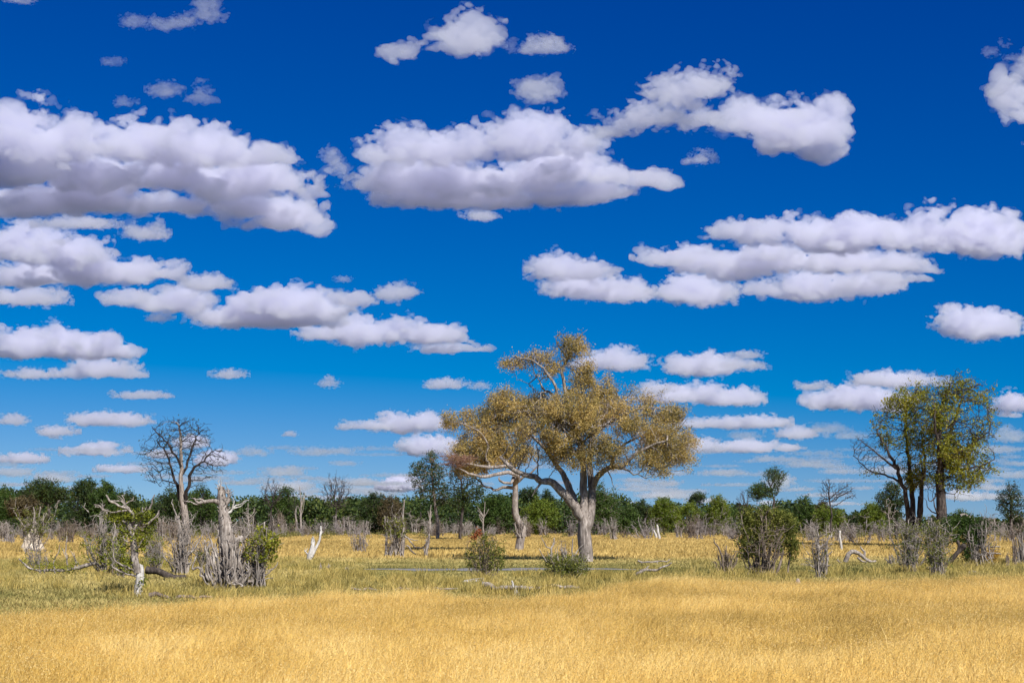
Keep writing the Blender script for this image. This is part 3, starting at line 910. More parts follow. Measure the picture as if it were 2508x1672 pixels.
def grass_all(q=1.0):
    # the tall dry grass nearest the camera
    x, y, r_ = scatter(14.5, 56, int(620000 * q), 11)
    e = edge_dist(x, y)
    keep = y < e * (.97 + .10 * vnoise(x, y, 1.3, 5))
    x, y = x[keep], y[keep]
    clump = vnoise(x, y, 1.1, 6); big = vnoise(x, y, 5.0, 7)
    h = (.50 + .12 * clump + .12 * (big - .5)) * r_.uniform(.65, 1.12, len(x))
    green = np.clip((vnoise(x, y, 4.0, 9) - .62) * 5, 0, 1)
    rnd = np.clip(r_.rand(len(x)) * .80 + .85 * (big - .5) + .3 * (clump - .5) + .1 - green * .5, 0, 1)
    w = np.where(r_.rand(len(x)) < .2, .008, .0045) * (1 + y * .014)
    tag(blades("dry_grass", x, y, h, w, 12, G_GOLD, lean=(.22, .03), spread=.30, rnd=rnd), "tall golden dry grass filling the nearest ground", "grass", kind="stuff")
    # seed heads
    j = r_.choice(len(x), int(430000 * q))
    hx = x[j] + r_.normal(size=len(j)) * .08 + .1; hy = y[j] + r_.normal(size=len(j)) * .08; hz = h[j] * r_.uniform(.72, 1.08, len(j))
    leaf_mesh("seed_heads", np.stack([hx, hy, hz], 1), .023, G_SEED, None, (0, 0, 0), 17, .5, .42)
    tag(bpy.data.objects["seed_heads"], "feathery pale seed heads over the dry grass", "grass", kind="stuff")
    # tall single stalks
    x, y, r_ = scatter(15, 40, int(800 * q), 15)
    keep = y < edge_dist(x, y) * .97
    x, y = x[keep], y[keep]
    tag(blades("grass_stalk", x, y, r_.uniform(.65, .98, len(x)), np.full(len(x), .007), 16, G_GOLD, lean=(.2, 0), spread=.42, rnd=r_.uniform(.7, 1, len(x))), "thin pale stalks standing above the dry grass", "grass", kind="stuff")
    # short green and straw grass round the pond
    x, y, r_ = scatter(34, 90, int(300000 * q), 21)
    keep = (y > edge_dist(x, y) * .93) & ~in_pond(x, y)
    x, y = x[keep], y[keep]
    nz = vnoise(x, y, 3.2, 22)
    px = 1254 + F * x / y
    greener = np.clip(1 - np.abs(y - 73) / 11, 0, 1) * .8 + .55 * np.clip(1 - np.abs(px - 100) / 260, 0, 1) * (y < 50) + 1.0 * np.clip((px - 1420) / 120, 0, 1) * np.clip(1 - np.abs(y - 67) / 11, 0, 1) * np.clip((2240 - px) / 120, 0, 1)
    gold = np.clip((y - 80) / 7, 0, 1) + .55 * ((px < 900) & (y > 52) & (y < 72))
    rnd = np.clip(r_.rand(len(x)) * .5 + .62 * nz - greener * .30 + gold * .5 + .17, 0, 1)
    h = (.12 + .15 * nz + .05 * gold) * r_.uniform(.6, 1.3, len(x)) * (1 - .45 * np.clip(greener, 0, 1)) * np.where((px > 880) & (px < 1600) & (y > 62) & (y < 73), .45, 1)
    tag(blades("short_grass", x, y, h, .018 + .0002 * y, 23, G_GREEN, lean=(.1, 0), spread=.45, rnd=rnd), "short green and yellow grass around the pond", "grass", kind="stuff")
    # taller tufts among the shrubs
    r_ = np.random.RandomState(31)
    X, Y_, H_, R_ = [], [], [], []
    for k in range(int(1500 * q)):
        px = r_.uniform(-40, 2550); yy = r_.uniform(44, 84)
        if 1000 < px < 2200 and 66 < yy < 84 and r_.rand() < .85: continue
        if 860 < px < 1600 and 62 < yy < 84 and r_.rand() < .9: continue
        if 250 > px and yy < 50: continue
        cx_ = (px - 1254) / F * yy
        if yy < edge_dist(np.array([cx_]), np.array([yy]))[0] * .98: continue
        if 40 < px < 470 and 51 < yy < 66 and r_.rand() < .75: continue
        n = r_.randint(25, 75); s_ = r_.uniform(.1, .35)
        X.append(cx_ + r_.normal(size=n) * s_); Y_.append(yy + r_.normal(size=n) * s_)
        hh = r_.uniform(.25, .62); H_.append(hh * r_.uniform(.6, 1.15, n)); R_.append(np.clip(r_.rand() * .75 + r_.rand(n) * .35, 0, 1))
    for k in range(46):                                   # tufts along the pond's near edge
        cx_ = r_.uniform(-8, 7); yy = np.interp(cx_, xs, yc) - np.interp(cx_, xs, hw) - r_.uniform(.0, 1.3); n = r_.randint(15, 50)
        X.append(cx_ + r_.normal(size=n) * .25); Y_.append(yy + r_.normal(size=n) * .2); H_.append(r_.uniform(.12, .34) * r_.uniform(.6, 1.15, n)); R_.append(np.clip(r_.rand() * .6 + r_.rand(n) * .3, 0, 1))
    X, Y_, H_, R_ = map(np.concatenate, (X, Y_, H_, R_))
    k = ~in_pond(X, Y_, .1)
    tag(blades("grass_tuft", X[k], Y_[k], H_[k], np.full(k.sum(), .017), 33, G_TUFT, lean=(.1, 0), spread=.38, rnd=R_[k]), "loose yellow green grass tufts between the shrubs and the pond", "grass", kind="stuff")
    # the far golden field
    x, y, r_ = scatter(86, 262, int(300000 * q), 41, 1.1)
    nz = vnoise(x, y, 9, 42); px = 1254 + F * x / y
    h = (.26 + .2 * nz) * r_.uniform(.6, 1.2, len(x))
    dark = np.clip((vnoise(x, y * .35, 7, 44) - .6) * 4, 0, 1) * .5
    rnd = np.clip(r_.rand(len(x)) * .55 + .4 * nz - dark - .25 * np.clip((y - 215) / 40, 0, 1), 0, 1)
    tag(blades("field_grass", x, y, h, .03 + .0003 * y, 43, G_FIELD, lean=(.15, 0), spread=.3, rnd=rnd), "far field of golden grass before the tree line", "grass", kind="stuff")
# ------------------------------------------------------------------ the big trees
def put(t, name, parts_mat, T, origin, root, label=None):
    o = T.build(name, parts_mat, root, origin)
    if o and label: o["label"] = label
    return o

def tree_thing(name, label, cat, px, Y, group=None):
    o = empty(name, ((px - 1254) / F * Y, Y, 0))
    return tag(o, label, cat, group)

def golden_tree():
    Y = 83.0; k = Y / F
    root = tree_thing("golden_tree", "large spreading tree with golden brown leaves and a forked grey trunk", "tree", 1437, Y)
    O = np.array(root.location)
    t = Tree(1)
    W_ = .045
    t.limb_path(PP([(1437, 1388), (1436, 1350), (1432, 1315), (1431, 1290), (1430, 1262)], Y), .41, .44, 0, .3)
    def L(pts, r0, r1, limb, wob=.02):
        return t.limb_path(PP(pts, Y), r0 * k, r1 * k, limb, .3, wob)
    L([(1430, 1275), (1412, 1250, -.2), (1395, 1226, -.4), (1365, 1194, -.7), (1345, 1180, -.8), (1325, 1180, -.9), (1309, 1168, -1), (1280, 1163, -1.2), (1255, 1150, -1.3), (1225, 1120, -1.2)], 11.5, 4, 1)
    L([(1326, 1180, -.9), (1318, 1194, -1), (1306, 1207, -1.1), (1302, 1216, -1.2)], 4.5, 1, 1)
    L([(1418, 1255), (1404, 1214, .5), (1389, 1177, .9), (1376, 1152, 1.2), (1356, 1120, 1.7), (1330, 1085, 2), (1300, 1060, 2)], 9, 3, 2)
    L([(1430, 1262), (1430, 1212, .2), (1430, 1166, .2), (1428, 1134, .1), (1421, 1080, 0), (1403, 1030, 0), (1388, 978, .2)], 10, 5, 3)
    L([(1388, 978, .2), (1384, 952, .1), (1378, 923, 0), (1379, 900, 0), (1390, 880, .2), (1400, 862, .2), (1408, 842, .1)], 4.6, 1.4, 3)
    L([(1403, 1030, 0), (1366, 987, -.3), (1364, 969, -.4), (1358, 943, -.5), (1337, 914, -.6), (1326, 900, -.6), (1300, 884, -.7), (1262, 878, -.8)], 4.6, 1.1, 3)
    L([(1366, 987, -.3), (1350, 962, -.2), (1335, 958, 0), (1326, 940, .2), (1317, 926, .2), (1309, 912, .3)], 3.6, 1.2, 3)
    L([(1317, 926, .2), (1303, 938, .4), (1290, 936, .4), (1279, 930, .5)], 2, .7, 3)
    L([(1384, 952, .1), (1398, 958, .5), (1420, 968, .9), (1432, 955, 1), (1434, 930, 1)], 2.8, 1, 3)
    L([(1408, 842, .1), (1415, 828, .1), (1428, 815, .2), (1438, 806, .2)], 1.2, .5, 3)
    L([(1390, 880, .2), (1368, 843, .3), (1362, 826, .3), (1372, 815, .3)], 1.6, .6, 3)
    L([(1436, 1300), (1447, 1270), (1450, 1223, .4), (1451, 1189, .5), (1448, 1161, .8), (1447, 1138, 1), (1452, 1080, 1.6), (1475, 1040, 2), (1500, 1000, 2.4), (1530, 975, 2.6)], 11, 3, 4)
    L([(1451, 1192, .5), (1462, 1170, 0), (1478, 1154, -.5), (1497, 1145, -.8), (1520, 1146, -1.2), (1535, 1129, -1.5), (1575, 1100, -1.8), (1622, 1085, -2)], 7.5, 2.4, 5)
    L([(1520, 1146, -1.2), (1534, 1154, -1.4), (1542, 1164, -1.5), (1552, 1159, -1.6), (1562, 1165, -1.6), (1577, 1173, -1.7), (1589, 1169, -1.8)], 2.8, .9, 5)
    L([(1487, 1150, -.7), (1495, 1173, -.7), (1499, 1186, -.6), (1505, 1198, -.7)], 1.7, .6, 5)
    L([(1448, 1080, 1.5), (1470, 1052, .5), (1494, 1036, 0), (1517, 1021, -.3), (1560, 1004, -.5), (1600, 1000, -.5)], 4, 1.6, 4)
    L([(1490, 1150, -.7), (1510, 1108, .6), (1535, 1085, 1.2), (1580, 1062, 1.6), (1640, 1050, 1.8)], 4.5, 1.6, 5)
    L([(1428, 1134, .1), (1400, 1100, -1.2), (1380, 1060, -2.2), (1350, 1030, -2.6)], 4.5, 1.8, 3)
    L([(1420, 1095, 0), (1440, 1070, -1.5), (1460, 1050, -2.4)], 3.6, 1.5, 3)
    crown = [(1402, 853, 30, 28), (1388, 872, 14, 14), (1250, 888, 28, 13), (1285, 880, 30, 15), (1315, 876, 24, 18), (1352, 898, 22, 22), (1432, 905, 20, 18), (1432, 935, 26, 26), (1420, 965, 22, 16), (1312, 918, 14, 10),
             (1490, 968, 42, 34, 1.5), (1545, 988, 50, 42, 1.2), (1500, 1005, 48, 30, -1), (1580, 990, 24, 26, .5), (1494, 932, 10, 18, 1.5), (1460, 985, 30, 25, 1),
             (1620, 1045, 50, 44, 0), (1662, 1060, 36, 46, .5), (1600, 1090, 55, 40, -1), (1640, 1115, 40, 36, -1.2), (1688, 1095, 24, 36, -.5), (1655, 1025, 30, 26, .3), (1540, 1050, 40, 25, -1.5),
             (1545, 1105, 40, 28, -1.5), (1590, 1128, 28, 24, -1.6), (1640, 1140, 30, 20, -1.5), (1500, 1130, 25, 16, -1),
             (1330, 1022, 56, 38, -2), (1390, 1022, 58, 42, -2.4), (1440, 1050, 44, 40, -2.2), (1372, 1072, 58, 34, -2.4), (1300, 1062, 40, 34, -1.4), (1470, 1100, 34, 28, -1.8), (1420, 1108, 40, 24, -2),
             (1340, 1000, 50, 28, 2), (1400, 1000, 50, 34, 2.6), (1450, 1020, 40, 30, 2.6), (1360, 1110, 45, 24, -1.6), (1300, 1100, 40, 25, -1), (1405, 1140, 20, 14, -2), (1470, 1140, 20, 14, -1.4)]
    t.grow(ellipsoids(crown, Y, t.rs, 17000, .8, jit=.26), .19, 4, .185, wob=.45)
    t.finish(.0115, 2.4)
    tb = t.tubes()
    put(t, "trunk", M_BARK, tb.pop(0), O, root)
    for q in sorted(tb): put(t, "branch", M_BARK, tb[q], O, root)
    lp = clumps(t.leaf_points(.022, 36, .16, in_ellipsoids(crown, Y, 1.7)), 1.35, .40, .58, t.rs)
    leaf_mesh("crown", lp, .085, L_GOLD, root, O, 5, .2)
    return root

def second_tree():
    Y = 112.0; k = Y / F
    root = tree_thing("slim_tree", "slim grey tree with a knobbly burr low on its trunk beside the golden tree", "tree", 1271, Y)
    O = np.array(root.location)
    t = Tree(2)
    t.limb_path(PP([(1271, 1352), (1275, 1325), (1279, 1300), (1274, 1283), (1263, 1262), (1262, 1225), (1263, 1195)], Y), .33, .20, 0, .35)
    def L(pts, r0, r1, limb):
        return t.limb_path(PP(pts, Y), r0 * k, r1 * k, limb, .35, .03)
    L([(1263, 1195), (1261, 1165), (1259, 1145), (1262, 1115), (1255, 1080), (1240, 1050)], 6.5, 2, 0)
    L([(1262, 1180), (1270, 1168, -.6), (1255, 1160, -1), (1239, 1158, -1.2), (1202, 1164, -1.5), (1184, 1169, -1.6), (1165, 1165, -1.7), (1148, 1160, -1.8), (1125, 1148, -1.9)], 5.5, 2, 1)
    L([(1260, 1150), (1245, 1141, -.8), (1205, 1146, -1.2), (1160, 1139, -1.5), (1132, 1136, -1.6), (1110, 1130, -1.6)], 4.5, 1.6, 2)
    L([(1260, 1195), (1233, 1193, .5), (1213, 1200, .6), (1199, 1192, .8), (1181, 1186, 1), (1164, 1170, 1.2)], 4.2, 1.5, 3)
    L([(1262, 1185), (1278, 1172, -.3), (1300, 1160, -.3), (1318, 1140, -.3)], 4.2, 1.5, 4)
    L([(1261, 1165), (1248, 1185, -1.2), (1225, 1178, -1.5), (1222, 1168, -1.5)], 4, 1.6, 4)
    L([(1205, 1146, -1.2), (1190, 1120, -1), (1195, 1090, -1), (1175, 1060, -1), (1150, 1045, -1), (1110, 1035, -1.2)], 3, 1, 2)
    L([(1262, 1115), (1230, 1075), (1215, 1040), (1225, 1000)], 3, 1, 0)
    crown = [(1232, 985, 34, 27), (1262, 1002, 34, 30), (1220, 1025, 38, 26), (1290, 1000, 25, 24), (1105, 1032, 20, 18), (1092, 1040, 10, 10), (1150, 1016, 18, 17), (1160, 1040, 26, 13), (1190, 1020, 22, 22),
             (1160, 1098, 44, 26), (1210, 1078, 44, 33), (1242, 1108, 38, 24), (1186, 1065, 33, 20), (1140, 1120, 30, 16), (1200, 1120, 40, 18), (1265, 1060, 36, 30), (1280, 1115, 30, 18), (1130, 1150, 24, 12), (1170, 1145, 30, 12)]
    t.grow(ellipsoids(crown, Y, t.rs, 9000, .8, jit=.26), .24, 5, .24, wob=.45)
    t.finish(.011, 2.4)
    tb = t.tubes()
    T0 = tb.pop(0)
    rs = t.rs                                     # the burr and its short shoots
    put(t, "trunk", M_BARK, T0, O, root)
    burr, _ = shrub_geo(rs, 1.7, .85, 26, .055, .42, 3, 1, .12, .6, fine=60)
    c = P(1276, 1301, Y) - O
    bo = burr.build("burr", M_DEAD, root, -np.array((c[0], c[1], c[2] - .35)))
    bo["label"] = "burr bristling with short dead shoots"
    for q in sorted(tb): put(t, "branch", M_BARK, tb[q], O, root)
    lp = clumps(t.leaf_points(.027, 32, .2, in_ellipsoids(crown, Y, 1.45)), 1.5, .25, .48, t.rs)
    leaf_mesh("crown", lp, .11, L_GOLD, root, O, 6, .2)
    # tangle of dead twigs on the limb
    rs = np.random.RandomState(9); T = Tubes()
    c = P(1122, 1131, Y) + np.array((0, -1.6, 0))
    for i in range(330):
        a = c + rs.normal(size=3) * np.array((.62, .45, .24)); d = rs.normal(size=3) * np.array((1, 1, .35)); d /= np.linalg.norm(d)
        T.add(np.array([a, a + d * .35 + rs.normal(size=3) * .04, a + d * .75]), [.013, .012, .007], 4)
    tag(T.build("twig_nest", bark_mat("red brown twigs", (.10, .05, .035), (.22, .12, .085), (.32, .2, .15)), None), "reddish brown tangle of dead twigs on the slim tree's limb", "nest")
    return root

def right_trees():
    Y = 130.0; k = Y / F
    root = tree_thing("tall_green_tree", "tall olive green tree with one stout dark trunk near the right edge", "tree", 2310, Y)
    O = np.array(root.location)
    t = Tree(3)
    t.limb_path(PP([(2311, 1345), (2308, 1270), (2304, 1205), (2302, 1165), (2306, 1137)], Y), .50, .40, 0, .4)
    def L(pts, r0, r1, limb): return t.limb_path(PP(pts, Y), r0 * k, r1 * k, limb, .4, .05)
    L([(2306, 1137), (2302, 1090), (2298, 1040), (2305, 1000), (2318, 965), (2330, 940)], 8, 1.6, 1)
    L([(2305, 1145), (2322, 1100, 1), (2345, 1050, 1.8), (2365, 1000, 2.2), (2375, 965, 2.4)], 6.5, 1.5, 2)
    L([(2304, 1150), (2335, 1115, -1), (2375, 1085, -1.6), (2405, 1060, -2)], 5, 1.4, 3)
    L([(2303, 1155), (2290, 1110, -1.3), (2275, 1050, -2), (2268, 990, -2.4)], 5, 1.4, 4)
    L([(2306, 1140), (2350, 1150, -.6), (2395, 1140, -1), (2425, 1125, -1.2)], 3.2, 1, 3)
    L([(2303, 1195), (2285, 1215, -.5), (2272, 1230, -.7), (2262, 1215, -.9)], 2.4, .8, 5)
    L([(2300, 1262), (2285, 1240, -.6), (2279, 1215, -.6)], 2.4, .7, 5)
    L([(2300, 1255), (2272, 1245, -.4), (2266, 1225, -.4)], 2, .7, 5)
    L([(2318, 1205), (2332, 1210, -.3), (2333, 1230, -.3)], 1.5, .5, 5)
    crown = [(2345, 958, 58, 30), (2300, 975, 34, 26), (2398, 990, 32, 36), (2375, 940, 24, 12), (2420, 1010, 16, 16), (2300, 1015, 48, 40), (2350, 1045, 66, 42), (2400, 1058, 24, 24), (2322, 1105, 58, 46), (2362, 1135, 46, 34), (2410, 1152, 22, 10), (2335, 1162, 50, 28), (2290, 1145, 30, 34),
             (2428, 1035, 10, 14), (2370, 1182, 20, 14)]
    t.grow(ellipsoids(crown, Y, t.rs, 9000, .9, jit=.38), .27, 5, .27, wob=.4, grav=.08)
    t.finish(.0135, 2.4)
    tb = t.tubes()
    put(t, "trunk", M_BARK_DARK, tb.pop(0), O, root)
    for q in sorted(tb): put(t, "branch", M_BARK_DARK, tb[q], O, root)
    low = in_ellipsoids([(2340, 1130, 95, 72), (2300, 1060, 50, 60)], Y, 1.0)
    lp = np.concatenate([t.leaf_points(.03, 6, .2, in_ellipsoids(crown, Y, 1.7)), t.leaf_points(.03, 7, .25, lambda p: low(p) & in_ellipsoids(crown, Y, 1.4)(p))])
    lp = clumps(lp, 1.25, .47, .66, t.rs)
    leaf_mesh("crown", lp, .19, L_OLIVE, root, O, 7, .2)

    Y = 134.0; k = Y / F
    root = tree_thing("leaning_green_tree", "green tree with several dark stems and bare twigs spreading left, near the right edge", "tree", 2238, Y)
    O = np.array(root.location)
    t = Tree(4)
    t.limb_path(PP([(2238, 1340), (2238, 1315)], Y), .55, .5, 0, .4)
    def L(pts, r0, r1, limb): return t.limb_path(PP(pts, Y), r0 * k, r1 * k, limb, .4, .05, root=None)
    L([(2236, 1318), (2224, 1280, -.4), (2211, 1209, -.8), (2193, 1155, -1), (2180, 1128, -1), (2160, 1090, -1), (2140, 1062, -1)], 6.5, 1.6, 1)
    L([(2238, 1318), (2238, 1280), (2236, 1209, .3), (2231, 1137, .5), (2224, 1060, .5), (2222, 1010, .5)], 8, 1.6, 2)
    L([(2240, 1318), (2252, 1280, .4), (2257, 1226, .5), (2262, 1200, .5), (2268, 1130, .6), (2262, 1060, .6)], 6.5, 1.6, 3)
    L([(2238, 1316), (2246, 1260, -1), (2248, 1200, -1.1), (2250, 1150, -1.2)], 7, 3, 4)
    L([(2193, 1155, -1), (2165, 1130, -1.3), (2130, 1105, -1.5), (2100, 1085, -1.6)], 3, .9, 1)
    L([(2205, 1190, -.8), (2185, 1168, .2), (2150, 1158, .4), (2118, 1140, .5), (2095, 1115, .6)], 3, .9, 1)
    crown = [(2170, 1025, 28, 20), (2200, 992, 34, 26), (2232, 1010, 35, 34), (2215, 1060, 34, 38), (2245, 1100, 34, 44), (2250, 1150, 33, 33), (2240, 1182, 22, 16), (2265, 1060, 30, 40), (2252, 968, 30, 22), (2180, 1060, 24, 26)]
    bare = [(2122, 1100, 38, 28), (2108, 1080, 24, 18), (2150, 1080, 32, 32), (2140, 1152, 34, 16), (2150, 1120, 26, 24)]
    at = np.concatenate([ellipsoids(crown, Y, t.rs, 5500, .9, jit=.34), ellipsoids(bare, Y, t.rs, 1800, .9)])
    t.grow(at, .27, 5, .28, wob=.4, grav=.06)
    t.finish(.013, 2.4)
    tb = t.tubes()
    put(t, "trunk", M_BARK_DARK, tb.pop(0), O, root)
    for q in sorted(tb): put(t, "branch", M_BARK_DARK, tb[q], O, root)
    lp = t.leaf_points(.03, 13, .22, in_ellipsoids(crown, Y, 1.6))
    sp = t.leaf_points(.03, 1, .2, in_ellipsoids([(2142, 1165, 40, 14)], Y, 1.1))
    lp = clumps(lp, 1.25, .42, .62, t.rs)
    leaf_mesh("crown", np.concatenate([lp, sp]), .19, L_OLIVE, root, O, 8, .2)

def bare_tall_tree():
    Y = 140.0; k = Y / F
    root = tree_thing("bare_tall_tree", "tall leafless tree with a wide crown of dark twigs on the left", "tree", 455, Y)
    O = np.array(root.location)
    t = Tree(5)
    t.limb_path(PP([(455, 1340), (454, 1280), (450, 1240)], Y), .40, .30, 0, .4)
    def L(pts, r0, r1, limb): return t.limb_path(PP(pts, Y), r0 * k, r1 * k, limb, .4, .05)
    L([(450, 1240), (446, 1215), (444, 1170), (443, 1110), (441, 1070), (438, 1040)], 7, 1.6, 1)
    L([(449, 1243), (436, 1212, .5), (429, 1188, .8), (417, 1160, 1), (408, 1130, 1.2), (395, 1100, 1.4), (378, 1085, 1.5)], 5, 1.3, 2)
    L([(452, 1243), (461, 1205, -.4), (470, 1165, -.8), (482, 1145, -1), (505, 1130, -1.2), (525, 1105, -1.4)], 5, 1.2, 3)
    L([(444, 1170), (458, 1120, .8), (470, 1080, 1.2), (480, 1055, 1.4)], 3.6, 1, 1)
    L([(429, 1188), (410, 1175, -.6), (392, 1185, -.8)], 1.8, .7, 2)
    L([(443, 1140), (425, 1100, -1), (405, 1070, -1.6), (385, 1050, -2)], 3, 1, 1)
    cr = [(440, 1046, 50, 28), (405, 1066, 36, 32), (484, 1068, 40, 34), (364, 1112, 30, 24), (526, 1120, 32, 26), (352, 1090, 12, 8), (545, 1105, 8, 18), (412, 1040, 10, 16), (470, 1036, 12, 14), (392, 1145, 42, 26), (505, 1158, 32, 24), (440, 1090, 60, 44), (380, 1172, 26, 16), (542, 1140, 16, 22), (484, 1180, 26, 16), (415, 1190, 20, 12)]
    t.grow(ellipsoids(cr, Y, t.rs, 6000, .9), .28, 5, .29, wob=.28, grav=.22)
    t.finish(.0145, 2.5)
    tb = t.tubes()
    put(t, "trunk", M_BARK, tb.pop(0), O, root)
    for q in sorted(tb): put(t, "branch", M_BARK_BLACK, tb[q], O, root)
    lp = t.leaf_points(.03, 1, .15); lp = lp[t.rs.rand(len(lp)) < .16]
    leaf_mesh("leaves", lp, .2, L_DARK, root, O, 3)
# ------------------------------------------------------------------ browsed shrubs, snags, logs, termite mounds
def G(px, row):
    Y = DIST(row)
    return np.array(((px - 1254) / F * Y, Y, 0.0)), Y

def wander(rs, q, wob, r):
    """bend a path gently, on a scale longer than its own thickness"""
    L = np.concatenate([[0], np.cumsum(np.linalg.norm(np.diff(q, axis=0), axis=1))])
    m = max(3, int(L[-1] / max(3.0 * r, .12)) + 1)
    t = np.linspace(0, L[-1], m)
    d = rs.normal(size=(m, 3)) * (wob + .16 * r); d[0] = 0
    sm = lambda x: .5 - .5 * np.cos(np.pi * x)
    i = np.clip(np.searchsorted(t, L) - 1, 0, m - 2); f = sm((L - t[i]) / (t[1] - t[0]))[:, None]
    lump = 1 + np.clip(rs.normal(size=m) * .09, -.16, .16)
    return q + d[i] * (1 - f) + d[i + 1] * f, (lump[i] * (1 - f[:, 0]) + lump[i + 1] * f[:, 0])

def thing(name, label, cat, loc, group=None):
    o = empty(name, loc)
    return tag(o, label, cat, group)

def near_tips(rs, tips, n, spread, zlo, zhi, side=None):
    t = tips[(tips[:, 2] > zlo) & (tips[:, 2] < zhi)]
    if side is not None: t = t[side(t)]
    if len(t) == 0: return np.zeros((0, 3))
    # leaves sit in bunches
    c = t[rs.randint(len(t), size=max(1, n // 9))]
    c = c + rs.normal(size=c.shape) * spread
    p = np.repeat(c, 9, axis=0) + rs.normal(size=(len(c) * 9, 3)) * spread * .42
    p[:, 2] = np.maximum(p[:, 2], .05)
    return p

def shrub(name, label, cat, px, row, top, half, stems, thick, seed, mat=None, leaves=0, lmat=None, lsize=.075, lz=(0, 9), twig=3, lean=1.0,
          upright=.75, base=None, extra=None, lspread=.13, side=None, wob=.12, short=.5, group=None, part="stems", fine=170):
    o, Y = G(px, row)
    k = Y / F
    H = (row - top) * k; Wd = half * k
    rs = np.random.RandomState(seed)
    T, tips = shrub_geo(rs, H, Wd, int(stems * 1.25), thick * .78, base if base is not None else Wd * .22, twig + 2, lean, wob, upright, short, fine)
    root = thing(name, label, cat, o, group)
    if extra: 
        for pts, r0, r1 in extra:
            q = PP(pts, Y) - o
            n = max(5, len(q) * 4)
            q, lump = wander(rs, smooth_path(q, n), .012, r0 * k)
            T.add(q, np.linspace(r0 * k, r1 * k, n) * lump, 8)
            tips = np.concatenate([tips, q[n // 3:]])
    T.build(part, mat or M_DEAD, root)
    if leaves:
        lp = near_tips(rs, tips, int(leaves * 3.3), lspread, lz[0] * H, lz[1] * H, side)
        leaf_mesh("leaves", lp, lsize, lmat or L_MOPANE, root, (0, 0, 0), seed + 1)
    return root

def limbs_mesh(name, parent, mat, o, Y, limbs, rs, sides=9, wob=.02, knob=.09):
    """traced limbs: (pixel polyline, radius px at the start, at the end)"""
    k = Y / F; T = Tubes(); ends = []
    for pts, r0, r1 in limbs:
        q = PP(pts, Y) - o
        n = max(8, len(q) * 7)
        q, lump = wander(rs, smooth_path(q, n), wob, max(r0, r1) * k)
        r = np.linspace(r0 * k, r1 * k, n) * lump
        T.add(q, r, max(sides, 9) if r0 * k > .035 else 6)
        ends.append(q)
    return T, ends

def spikes(T, rs, paths, n, L, r, up=.5):
    """short broken snags along the limbs"""
    tips = []
    for i in range(n):
        p = paths[rs.randint(len(paths))]
        j = rs.randint(1, len(p))
        d = rs.normal(size=3); d[2] = abs(d[2]) * up + .1; d /= np.linalg.norm(d)
        l = L * rs.uniform(.4, 1.3)
        q = np.array([p[j], p[j] + d * l * .5 + rs.normal(size=3) * l * .06, p[j] + d * l + np.array((0, 0, l * .2))])
        T.add(smooth_path(q, 4), np.linspace(r, r * .35, 4) * rs.uniform(.6, 1.3), 5)
        tips.append(q[1:])
    return np.concatenate(tips)

